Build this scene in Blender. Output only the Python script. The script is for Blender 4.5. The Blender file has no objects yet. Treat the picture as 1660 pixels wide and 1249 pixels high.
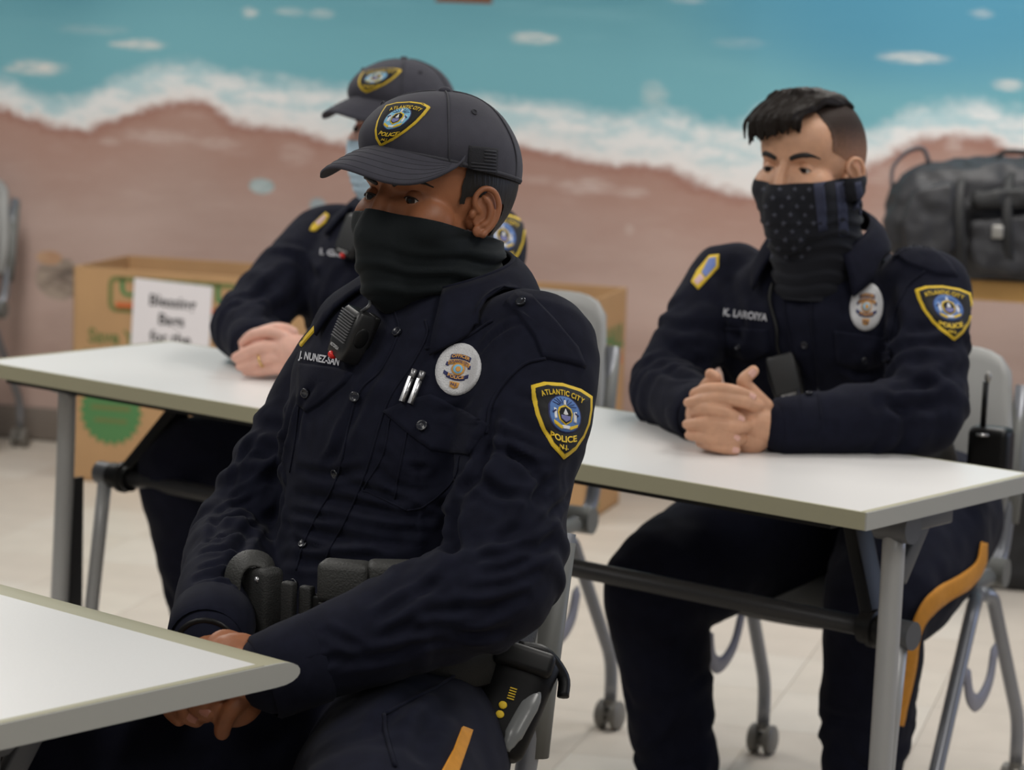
import bpy, bmesh, math, random
import numpy as np
from mathutils import Vector, Matrix, noise
from mathutils.bvhtree import BVHTree
random.seed(7); np.random.seed(7)
SC = bpy.context.scene
COL = SC.collection
# ------------------------------------------------------------------ camera
FPX, PITCH, ROLL, CAM_H = 4500.0, 0.1445, 0.033, 1.43
_F = Vector((0, math.cos(PITCH), -math.sin(PITCH)))
_u = Vector((0, math.sin(PITCH), math.cos(PITCH)))
_R = math.cos(ROLL) * Vector((1, 0, 0)) + math.sin(ROLL) * _u
_U = -math.sin(ROLL) * Vector((1, 0, 0)) + math.cos(ROLL) * _u
CAM = Vector((0, 0, CAM_H))
cam_data = bpy.data.cameras.new('camera')
cam = bpy.data.objects.new('camera', cam_data); COL.objects.link(cam)
cam.matrix_world = Matrix(((_R.x, _U.x, -_F.x, CAM.x), (_R.y, _U.y, -_F.y, CAM.y), (_R.z, _U.z, -_F.z, CAM.z), (0, 0, 0, 1)))
cam_data.sensor_width = 36.0
cam_data.lens = FPX * 36.0 / 1660.0
cam_data.clip_start = 0.05
cam_data.dof.use_dof = True
cam_data.dof.focus_distance = 3.17
cam_data.dof.aperture_fstop = 7.0
SC.camera = cam
# ------------------------------------------------------------------ light
world = bpy.data.worlds.new('room_ambient'); SC.world = world; world.use_nodes = True
bg = world.node_tree.nodes['Background']
bg.inputs[0].default_value = (0.93, 0.96, 1.0, 1); bg.inputs[1].default_value = 0.13
def area(name, loc, target, sx, sy, power, color=(1, 1, 1)):
    l = bpy.data.lights.new(name, 'AREA'); l.shape = 'RECTANGLE'; l.size = sx; l.size_y = sy
    l.energy = power; l.color = color
    o = bpy.data.objects.new(name, l); COL.objects.link(o); o.location = loc
    o.rotation_euler = (Vector(target) - Vector(loc)).to_track_quat('-Z', 'Y').to_euler()
    return o
# fluorescent ceiling troffers; the two behind the camera are added as frontal fill
for i, (x, y) in enumerate([(-1.3, -0.4), (1.3, -0.4), (-1.6, 2.2), (1.1, 2.4), (-1.5, 4.6), (1.2, 4.6), (-1.6, 6.6), (1.2, 6.4)]):
    area('troffer_and_fill', (x, y, 2.65), (x, y, 0), 0.6, 1.2, 22 if 0 < y < 6 else (25 if y < 0 else 36), (1.0, 0.965, 0.91))
# daylight from the windows on the right hand side of the room
area('window_daylight', (4.2, 5.2, 1.5), (0.6, 4.2, 0.6), 1.6, 1.3, 22, (0.62, 0.72, 1.0))
SC.view_settings.view_transform = 'Standard'
SC.view_settings.look = 'None'
SC.view_settings.exposure = 0.0
SC.view_settings.gamma = 1.0
SC.view_settings.use_curve_mapping = False
# ------------------------------------------------------------------ geometry helpers
def ray(px, py):
    return _F + _R * ((px - 830.0) / FPX) - _U * ((py - 624.5) / FPX)
def W(px, py, d):
    return CAM + ray(px, py) * d
def atz(px, py, z):
    r = ray(px, py); return CAM + r * ((z - CAM_H) / r.z)
def V(*a): return Vector(a)
TH = -0.687
D1 = Vector((math.cos(TH), math.sin(TH), 0)); D2 = Vector((-math.sin(TH), math.cos(TH), 0))
UP = Vector((0, 0, 1))

def tag(o, label=None, cat=None, group=None, kind=None):
    if label: o['label'] = label
    if cat: o['category'] = cat
    if group: o['group'] = group
    if kind: o['kind'] = kind
    return o
def setparent(o, p):
    if p is None: return
    o.parent = p
    o.matrix_parent_inverse = WORLD[p.name].inverted()
WORLD = {}
def empty(name, loc=(0, 0, 0), rotz=0.0):
    o = bpy.data.objects.new(name, None); COL.objects.link(o)
    o.empty_display_size = 0.1
    o.location = loc; o.rotation_euler = (0, 0, rotz)
    WORLD[o.name] = Matrix.Translation(loc) @ Matrix.Rotation(rotz, 4, 'Z')
    return o
def link(name, me, m=None, parent=None):
    o = bpy.data.objects.new(name, me); COL.objects.link(o)
    if m is not None:
        me.materials.clear()
        for q in (m if isinstance(m, (list, tuple)) else [m]): me.materials.append(q)
    WORLD[o.name] = Matrix.Identity(4)
    if parent is not None: setparent(o, parent)
    return o
def mesh(verts, faces, smooth=True):
    me = bpy.data.meshes.new('m'); me.from_pydata([tuple(v) for v in verts], [], faces)
    me.update()
    if smooth: me.shade_smooth()
    return me
def obj(name, verts, faces, m, parent=None, smooth=True):
    return link(name, mesh(verts, faces, smooth), m, parent)
class MB:
    """collects shapes that make ONE mesh"""
    def __init__(s): s.v = []; s.f = []
    def add(s, vs, fs):
        b = len(s.v); s.v += [Vector(v) for v in vs]; s.f += [tuple(i + b for i in f) for f in fs]; return s
    def box(s, c, ex, ey, ez, X=V(1, 0, 0), Y=V(0, 1, 0), Z=V(0, 0, 1), bev=0.0):
        bm = bmesh.new(); bmesh.ops.create_cube(bm, size=1.0)
        for v in bm.verts: v.co = Vector((v.co.x * ex, v.co.y * ey, v.co.z * ez))
        if bev > 0: bmesh.ops.bevel(bm, geom=bm.edges[:], offset=bev, segments=3, profile=0.5, affect='EDGES')
        bm.verts.index_update(); c = Vector(c)
        s.add([c + X * v.co.x + Y * v.co.y + Z * v.co.z for v in bm.verts], [[v.index for v in f.verts] for f in bm.faces]); bm.free(); return s
    def tube(s, pts, rad, n=14, caps=True, flat=None, up=None, dome=False):
        vs, fs = tube_geo(pts, rad, n, caps, flat, up, dome); return s.add(vs, fs)
    def sphere(s, c, r, n=16, m=10, X=V(1, 0, 0), Y=V(0, 1, 0), Z=V(0, 0, 1)):
        if not hasattr(r, '__len__'): r = (r, r, r)
        vs = []; fs = []; c = Vector(c)
        for i in range(m + 1):
            t = math.pi * i / m
            for j in range(n):
                p = 2 * math.pi * j / n
                vs.append(c + X * (r[0] * math.sin(t) * math.cos(p)) + Y * (r[1] * math.sin(t) * math.sin(p)) + Z * (r[2] * math.cos(t)))
        for i in range(m):
            for j in range(n):
                fs.append((i * n + j, (i + 1) * n + j, (i + 1) * n + (j + 1) % n, i * n + (j + 1) % n))
        return s.add(vs, fs)
    def loft(s, rings, closed=True):
        """rings: equal length lists of points; capped at both ends"""
        n = len(rings[0]); vs = [p for r in rings for p in r]; fs = []
        for i in range(len(rings) - 1):
            for j in range(n):
                fs.append((i * n + j, i * n + (j + 1) % n, (i + 1) * n + (j + 1) % n, (i + 1) * n + j))
        if closed:
            for k, r in ((0, rings[0]), (len(rings) - 1, rings[-1])):
                c = sum((Vector(p) for p in r), Vector()) / n; vs.append(c); ci = len(vs) - 1
                for j in range(n):
                    a, b = k * n + j, k * n + (j + 1) % n
                    fs.append((ci, b, a) if k == 0 else (ci, a, b))
        return s.add(vs, fs)
    def build(s, name, m, parent=None, smooth=True, fixn=True):
        me = mesh(s.v, s.f, smooth)
        if fixn:
            bm = bmesh.new(); bm.from_mesh(me); bmesh.ops.recalc_face_normals(bm, faces=bm.faces[:]); bm.to_mesh(me); bm.free()
            if smooth: me.shade_smooth()
        return link(name, me, m, parent)
def sharp(o, deg=40):
    me = o.data
    try: me.set_sharp_from_angle(angle=math.radians(deg))
    except Exception: pass
    return o
def resample(pts, k):
    """Catmull-Rom through pts, k samples per span; works on lists of Vectors/tuples"""
    P = [np.array(tuple(p), float) for p in pts]; out = []
    for i in range(len(P) - 1):
        p0 = P[i - 1] if i > 0 else 2 * P[0] - P[1]; p1 = P[i]; p2 = P[i + 1]; p3 = P[i + 2] if i + 2 < len(P) else 2 * P[-1] - P[-2]
        for j in range(k):
            t = j / k
            out.append(0.5 * ((2 * p1) + (p2 - p0) * t + (2 * p0 - 5 * p1 + 4 * p2 - p3) * t * t + (3 * p1 - p0 - 3 * p2 + p3) * t ** 3))
    out.append(P[-1]); return out
def tube_geo(pts, rad, n=14, caps=True, flat=None, up=None, dome=False):
    pts = [Vector(p) for p in pts]; N = len(pts)
    if not hasattr(rad, '__len__'): rad = [rad] * N
    rad = list(rad)
    if dome:   # round the two ends
        a, b = pts[0], pts[-1]; ta = (pts[0] - pts[1]).normalized(); tb = (pts[-1] - pts[-2]).normalized()
        ra, rb = rad[0], rad[-1]
        sa = [(a + ta * (ra * math.sin(t)), ra * math.cos(t)) for t in (1.35, 0.95, 0.5)]
        sb = [(b + tb * (rb * math.sin(t)), rb * math.cos(t)) for t in (0.5, 0.95, 1.35)]
        pts = [q[0] for q in sa] + pts + [q[0] for q in sb]; rad = [q[1] for q in sa] + rad + [q[1] for q in sb]; N = len(pts)
    T = []
    for i in range(N):
        t = (pts[min(i + 1, N - 1)] - pts[max(i - 1, 0)]); T.append(t.normalized() if t.length > 1e-9 else Vector((0, 0, 1)))
    if up is None:
        up = Vector((0, 0, 1)) if abs(T[0].z) < 0.9 else Vector((1, 0, 0))
    x = (Vector(up) - T[0] * Vector(up).dot(T[0])).normalized()
    vs = []; fs = []
    for i in range(N):
        x = (x - T[i] * x.dot(T[i])).normalized(); y = T[i].cross(x)
        fl = 1.0 if flat is None else flat
        for j in range(n):
            a = 2 * math.pi * j / n
            vs.append(pts[i] + x * (rad[i] * math.cos(a)) + y * (rad[i] * fl * math.sin(a)))
    for i in range(N - 1):
        for j in range(n):
            fs.append((i * n + j, i * n + (j + 1) % n, (i + 1) * n + (j + 1) % n, (i + 1) * n + j))
    if caps:
        vs.append(pts[0]); vs.append(pts[-1]); a, b = len(vs) - 2, len(vs) - 1
        for j in range(n):
            fs.append((a, (j + 1) % n, j)); fs.append((b, (N - 1) * n + j, (N - 1) * n + (j + 1) % n))
    return vs, fs
def fillet(pts, r, k=6):
    """round the corners of a polyline"""
    P = [Vector(p) for p in pts]; out = [P[0]]
    for i in range(1, len(P) - 1):
        a = (P[i - 1] - P[i]); b = (P[i + 1] - P[i]); ra = min(r, a.length * 0.49, b.length * 0.49)
        A = P[i] + a.normalized() * ra; B = P[i] + b.normalized() * ra
        for j in range(k + 1):
            t = j / k; out.append(A * (1 - t) ** 2 + P[i] * 2 * t * (1 - t) + B * t * t)
    out.append(P[-1]); return out
def remesh(mb, voxel, smooth_it=6, smooth_f=0.5):
    me = mesh(mb.v, mb.f)
    bm = bmesh.new(); bm.from_mesh(me); bmesh.ops.recalc_face_normals(bm, faces=bm.faces[:]); bm.to_mesh(me); bm.free()
    o = bpy.data.objects.new('tmp', me); COL.objects.link(o)
    md = o.modifiers.new('r', 'REMESH'); md.mode = 'VOXEL'; md.voxel_size = voxel
    if smooth_it:
        s = o.modifiers.new('s', 'SMOOTH'); s.iterations = smooth_it; s.factor = smooth_f
    dg = bpy.context.evaluated_depsgraph_get(); dg.update()
    r = bpy.data.meshes.new_from_object(o.evaluated_get(dg))
    bpy.data.objects.remove(o); bpy.data.meshes.remove(me)
    r.shade_smooth(); return r
def getv(me):
    a = np.empty(len(me.vertices) * 3); me.vertices.foreach_get('co', a); return a.reshape(-1, 3)
def getn(me):
    a = np.empty(len(me.vertices) * 3); me.vertices.foreach_get('normal', a); return a.reshape(-1, 3)
def setv(me, a):
    me.vertices.foreach_set('co', np.ascontiguousarray(a).ravel()); me.update()
def bvh(me):
    return BVHTree.FromPolygons([v.co.copy() for v in me.vertices], [tuple(p.vertices) for p in me.polygons])
def joinmeshes(mes):
    mb = MB()
    for me in mes: mb.add([v.co.copy() for v in me.vertices], [tuple(p.vertices) for p in me.polygons])
    return mesh(mb.v, mb.f)
def vnoise(P, scale, seed=0.0):
    return np.array([noise.noise(Vector((p[0] * scale[0] + seed, p[1] * scale[1] + seed * 1.7, p[2] * scale[2] - seed))) for p in P])
def smoothstep(a, b, x):
    t = np.clip((x - a) / (b - a), 0, 1); return t * t * (3 - 2 * t)
# ------------------------------------------------------------------ materials
class N:
    """small wrapper so node graphs can be written as arithmetic"""
    def __init__(s, nt, sock): s.nt = nt; s.s = sock
    def _m(s, op, *o):
        n = s.nt.nodes.new('ShaderNodeMath'); n.operation = op
        for i, q in enumerate((s,) + o):
            if isinstance(q, N): s.nt.links.new(q.s, n.inputs[i])
            else: n.inputs[i].default_value = q
        return N(s.nt, n.outputs[0])
    def __add__(s, o): return s._m('ADD', o)
    def __sub__(s, o): return s._m('SUBTRACT', o)
    def __mul__(s, o): return s._m('MULTIPLY', o)
    def __truediv__(s, o): return s._m('DIVIDE', o)
    def mx(s, o): return s._m('MAXIMUM', o)
    def mn(s, o): return s._m('MINIMUM', o)
    def sq(s): return s._m('MULTIPLY', s)
    def step(s, a, b):
        n = s.nt.nodes.new('ShaderNodeMapRange'); n.interpolation_type = 'SMOOTHSTEP'
        s.nt.links.new(s.s, n.inputs[0]); n.inputs[1].default_value = a; n.inputs[2].default_value = b
        n.inputs[3].default_value = 0; n.inputs[4].default_value = 1; return N(s.nt, n.outputs[0])
    def curve(s, pts):
        n = s.nt.nodes.new('ShaderNodeFloatCurve'); c = n.mapping.curves[0]
        for i, (x, y) in enumerate(pts):
            if i == 0: c.points[0].location = (x, y)
            elif i == 1: c.points[1].location = (x, y)
            else: c.points.new(x, y)
        n.mapping.extend = 'HORIZONTAL'
        n.mapping.update(); s.nt.links.new(s.s, n.inputs['Value']); return N(s.nt, n.outputs[0])
def nmix(nt, fac, a, b):
    n = nt.nodes.new('ShaderNodeMix'); n.data_type = 'RGBA'
    for sock, q in ((n.inputs[0], fac), (n.inputs[6], a), (n.inputs[7], b)):
        if isinstance(q, N): nt.links.new(q.s, sock)
        elif isinstance(q, (int, float)): sock.default_value = q
        else: sock.default_value = (*q[:3], 1)
    return N(nt, n.outputs[2])
def nnoise(nt, vec, scale, detail=4, rough=0.5, stretch=(1, 1, 1), dist=0.0):
    mp = nt.nodes.new('ShaderNodeMapping'); mp.inputs['Scale'].default_value = stretch
    nt.links.new(vec, mp.inputs[0])
    n = nt.nodes.new('ShaderNodeTexNoise'); n.inputs['Scale'].default_value = scale
    n.inputs['Detail'].default_value = detail; n.inputs['Roughness'].default_value = rough
    n.inputs['Distortion'].default_value = dist
    nt.links.new(mp.outputs[0], n.inputs['Vector']); return N(nt, n.outputs[0])
def sr(*c):
    return tuple(((x / 255.0) / 12.92 if x / 255.0 <= 0.04045 else ((x / 255.0 + 0.055) / 1.055) ** 2.4) for x in c)
MATS = {}
def mat(name, col, rough=0.6, metal=0.0, var=0.0, vscale=20.0, bump=0.0, bscale=200.0, bstretch=(1, 1, 1), sheen=0.0, spec=0.5, sss=0.0, coat=0.0, alpha=None):
    if name in MATS: return MATS[name]
    m = bpy.data.materials.new(name); m.use_nodes = True; nt = m.node_tree
    b = nt.nodes['Principled BSDF']; b.inputs['Base Color'].default_value = (*col, 1)
    b.inputs['Roughness'].default_value = rough; b.inputs['Metallic'].default_value = metal
    b.inputs['Specular IOR Level'].default_value = spec
    if sheen: b.inputs['Sheen Weight'].default_value = sheen; b.inputs['Sheen Roughness'].default_value = 0.5
    if coat: b.inputs['Coat Weight'].default_value = coat
    if sss:
        b.inputs['Subsurface Weight'].default_value = sss; b.inputs['Subsurface Radius'].default_value = (0.012, 0.005, 0.003); b.inputs['Subsurface Scale'].default_value = 0.5
    tc = nt.nodes.new('ShaderNodeTexCoord').outputs['Object']
    if var:
        f = nnoise(nt, tc, vscale, 4)
        lo = tuple(max(0, c * (1 - var)) for c in col); hi = tuple(min(1, c * (1 + var)) for c in col)
        c = nmix(nt, f.step(0.3, 0.7), lo, hi); nt.links.new(c.s, b.inputs['Base Color'])
    if bump:
        f = nnoise(nt, tc, bscale, 3, stretch=bstretch)
        bn = nt.nodes.new('ShaderNodeBump'); bn.inputs['Strength'].default_value = bump; bn.inputs['Distance'].default_value = 0.002
        nt.links.new(f.s, bn.inputs['Height']); nt.links.new(bn.outputs[0], b.inputs['Normal'])
    MATS[name] = m; return m
# ------------------------------------------------------------------ the setting
WALL_A = Vector((-1.46, 8.35, 0)); WANG = math.radians(-15)
WD = Vector((math.cos(WANG), math.sin(WANG), 0)); WN = Vector((-math.sin(WANG), math.cos(WANG), 0))   # along, away from the room
def wall_sz(px, py):
    r = ray(px, py); t = (WALL_A - CAM).dot(WN) / r.dot(WN); p = CAM + r * t
    return ((p - WALL_A).dot(WD), p.z)
def mural_material():
    m = bpy.data.materials.new('painted_beach_mural'); m.use_nodes = True; nt = m.node_tree
    b = nt.nodes['Principled BSDF']; b.inputs['Roughness'].default_value = 0.75; b.inputs['Specular IOR Level'].default_value = 0.2
    tc = nt.nodes.new('ShaderNodeTexCoord').outputs['Object']
    sx = nt.nodes.new('ShaderNodeSeparateXYZ'); nt.links.new(tc, sx.inputs[0])
    s = N(nt, sx.outputs[0]); z = N(nt, sx.outputs[2])
    S0, S1, Z0, Z1 = -1.0, 5.0, 0.0, 3.0
    u = (s - S0) * (1.0 / (S1 - S0))
    def edge(pts):
        q = []
        for px, py in pts:
            a, h = wall_sz(px, py); q.append(((a - S0) / (S1 - S0), (h - Z0) / (Z1 - Z0)))
        return u.curve(q) * (Z1 - Z0) + Z0
    top = edge([(-300, 150), (0, 135), (60, 158), (120, 164), (160, 142), (220, 118), (300, 108), (360, 118), (450, 134), (560, 150), (700, 158), (850, 168), (930, 176), (1000, 188), (1070, 184), (1130, 196), (1200, 205), (1240, 175), (1300, 190), (1400, 212), (1450, 196), (1500, 175), (1580, 170), (1660, 186), (2000, 200)])
    bot = edge([(-300, 190), (0, 172), (50, 190), (130, 207), (195, 190), (265, 165), (335, 168), (380, 200), (460, 208), (540, 226), (700, 232), (850, 240), (930, 252), (980, 264), (1040, 266), (1100, 282), (1150, 300), (1220, 316), (1300, 318), (1400, 275), (1460, 242), (1520, 224), (1600, 226), (1660, 252), (2000, 240)])
    n1 = nnoise(nt, tc, 7, 6, 0.65, (1, 1, 1.6)) - 0.5
    n2 = nnoise(nt, tc, 26, 5, 0.7, (1, 1, 1.5)) - 0.5
    zz = z + n1 * 0.09 + n2 * 0.05
    sea_a = nnoise(nt, tc, 1.6, 4, 0.5, (0.6, 1, 3.0)); sea_b = nnoise(nt, tc, 6, 4, 0.6, (0.35, 1, 3.5))
    deep = nmix(nt, sea_a.step(0.35, 0.65), sr(74, 132, 152), sr(90, 148, 164))
    deep = nmix(nt, (sea_b.step(0.5, 0.75)) * 0.35, deep, sr(142, 188, 198))
    near = (z - top)
    sea = nmix(nt, near.step(0.55, 0.02), deep, sr(122, 182, 194))
    blue = ((s - wall_sz(1500, 0)[0]).sq() * 0.8 + (z - wall_sz(1500, 10)[1]).sq() * 6.0).step(0.5, 0.0)
    sea = nmix(nt, blue * 0.7, sea, sr(80, 150, 184))
    # foam, with holes of turquoise in it
    foam_n = nnoise(nt, tc, 9, 6, 0.65, (0.8, 1, 2.2))
    foamcol = nmix(nt, foam_n.step(0.40, 0.62), sr(238, 240, 240), sr(190, 218, 224))
    lowf = ((zz - bot) / ((top - bot).mx(0.02))).step(0.55, 0.05)
    foamcol = nmix(nt, lowf, foamcol, sr(242, 238, 236))
    sand_n = nnoise(nt, tc, 2.0, 5, 0.55, (0.6, 1, 2.6)); sand_f = nnoise(nt, tc, 14, 5, 0.6, (0.5, 1, 2.0))
    sand = nmix(nt, sand_n.step(0.3, 0.7), sr(186, 160, 150), sr(200, 176, 167))
    wet = (bot - zz).step(0.34, 0.0)
    sand = nmix(nt, wet * 0.75, sand, sr(172, 132, 118))
    wet2 = (bot - zz).step(0.05, 0.0)
    sand = nmix(nt, wet2 * 0.8, sand, sr(158, 110, 96))
    sand = nmix(nt, sand_f.step(0.5, 0.8) * 0.25, sand, sr(212, 190, 182))
    col = nmix(nt, (zz - top).step(-0.035, 0.035), foamcol, sea)
    col = nmix(nt, (zz - bot).step(0.02, -0.02), col, sand)
    # dabs of white paint: wave crests, streaks of foam left on the sand, specks
    dabs = [(225, 72, 48, 9, 1), (62, 110, 50, 13, .95), (20, 112, 20, 6, .5), (405, 20, 14, 9, .8), (470, 19, 26, 7, .5), (520, 22, 22, 8, .5), (150, 48, 60, 8, .25),
            (865, 62, 38, 10, 1), (1480, 94, 50, 9, .9), (1635, 138, 24, 9, .8), (1590, 22, 18, 7, .5), (1115, 0, 30, 5, .4), (1060, 155, 22, 22, .45), (1200, 70, 40, 8, .2),
            (255, 222, 60, 12, .55), (350, 232, 40, 10, .45), (180, 230, 20, 7, .4), (480, 250, 30, 18, .3), (950, 303, 45, 14, .65), (1020, 312, 30, 9, .45), (870, 292, 40, 7, .3), (1545, 232, 14, 16, .5), (1430, 280, 40, 20, .35), (1020, 372, 8, 8, .5)]
    dn = nnoise(nt, tc, 34, 5, 0.7, (0.45, 1, 1.6)) - 0.5
    streak = nnoise(nt, tc, 55, 4, 0.6, (0.3, 1, 1.8)).step(.38, .62) * .6 + .4
    for px, py, rx, ry, st in dabs:
        a, h = wall_sz(px, py); k = 8.1 / FPX
        d = ((s - a) * (1 / (rx * k))).sq() + ((z - h) * (1 / (ry * k))).sq() + dn * 2.6
        col = nmix(nt, d.step(1.7, -0.1) * streak * st, col, sr(226, 226, 222) if py < 200 else sr(222, 206, 200))
    # painted shells
    for px, py, rx, ry, c1, c2 in [(424, 302, 22, 13, (150, 168, 170), (190, 205, 206)), (515, 333, 14, 12, (168, 180, 184), (140, 156, 164)), (96, 452, 44, 36, (116, 104, 96), (176, 160, 146)), (80, 418, 24, 12, (205, 170, 140), (190, 150, 120))]:
        a, h = wall_sz(px, py); k = 8.1 / FPX
        d = ((s - a) * (1 / (rx * k))).sq() + ((z - h) * (1 / (ry * k))).sq() + n2 * 0.5
        col = nmix(nt, d.step(1.2, 0.75), col, nmix(nt, foam_n.step(0.4, 0.6), sr(*c1), sr(*c2)))
    a, h = wall_sz(752, -8); k = 8.1 / FPX
    d = ((s - a) * (1 / (48 * k)))._m('ABSOLUTE').mx(((z - h) * (1 / (13 * k)))._m('ABSOLUTE'))
    col = nmix(nt, d.step(1.05, 0.9), col, sr(120, 84, 66))
    nt.links.new(col.s, b.inputs['Base Color'])
    bn = nt.nodes.new('ShaderNodeBump'); bn.inputs['Strength'].default_value = 0.15; bn.inputs['Distance'].default_value = 0.003
    nt.links.new(n2.s, bn.inputs['Height']); nt.links.new(bn.outputs[0], b.inputs['Normal'])
    return m
mb = MB(); mb.box((1.0, 0.06, 1.5), 12.0, 0.12, 3.0)
wall = mb.build('wall_back', mural_material(), smooth=False); wall.location = WALL_A; wall.rotation_euler = (0, 0, WANG)
tag(wall, 'wall painted with a beach mural of teal sea, white surf and pinkish sand', kind='structure')
mb = MB(); mb.box((1.0, -0.006, 0.05), 12.0, 0.012, 0.10, bev=0.004)
bb = mb.build('baseboard_back', mat('grey_vinyl_base', sr(128, 118, 110), 0.5, var=0.06, vscale=3)); bb.location = WALL_A; bb.rotation_euler = (0, 0, WANG)
tag(bb, 'grey vinyl cove base along the foot of the mural wall', kind='structure')
# floor of vinyl tiles
mb = MB(); mb.box((0.5, 5.0, -0.03), 15.0, 14.0, 0.05)
floor = mb.build('floor', mat('tile_joint', sr(176, 166, 152), 0.8), smooth=False)
tag(floor, 'pale beige vinyl tile floor', kind='structure')
TS = 0.305
tmb = MB(); tmb.box((0, 0, 0), TS - 0.0012, TS - 0.0012, 0.005, bev=0.0006)
tile_me = mesh(tmb.v, tmb.f, False)
TILE = [mat('vinyl_tile_a', sr(212, 204, 192), 0.42, var=0.035, vscale=9), mat('vinyl_tile_b', sr(208, 199, 187), 0.42, var=0.035, vscale=9), mat('vinyl_tile_c', sr(215, 208, 197), 0.42, var=0.03, vscale=9)]
tms = []
for t in TILE:
    q = tile_me.copy(); q.materials.append(t); tms.append(q)
cnt = 0
FL_O = WALL_A - WN * 0.02
for i in range(-4, 15):
    for j in range(0, 22):
        c = FL_O + WD * (i * TS + 0.1) - WN * ((j + 0.5) * TS)
        # only the part of the floor the photograph can see
        d = c - CAM; dep = d.dot(_F); x = 830 + FPX * d.dot(_R) / dep
        if dep < 4.0 or x < -420 or x > 2080: continue
        o = bpy.data.objects.new('floor_tile', tms[(i * 7 + j * 5 + (i * j) % 3) % 3]); COL.objects.link(o)
        WORLD[o.name] = Matrix.Identity(4); o.parent = floor
        o.location = (c.x, c.y, -0.0025); o.rotation_euler = (0, 0, WANG); cnt += 1
print('tiles', cnt)

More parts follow.
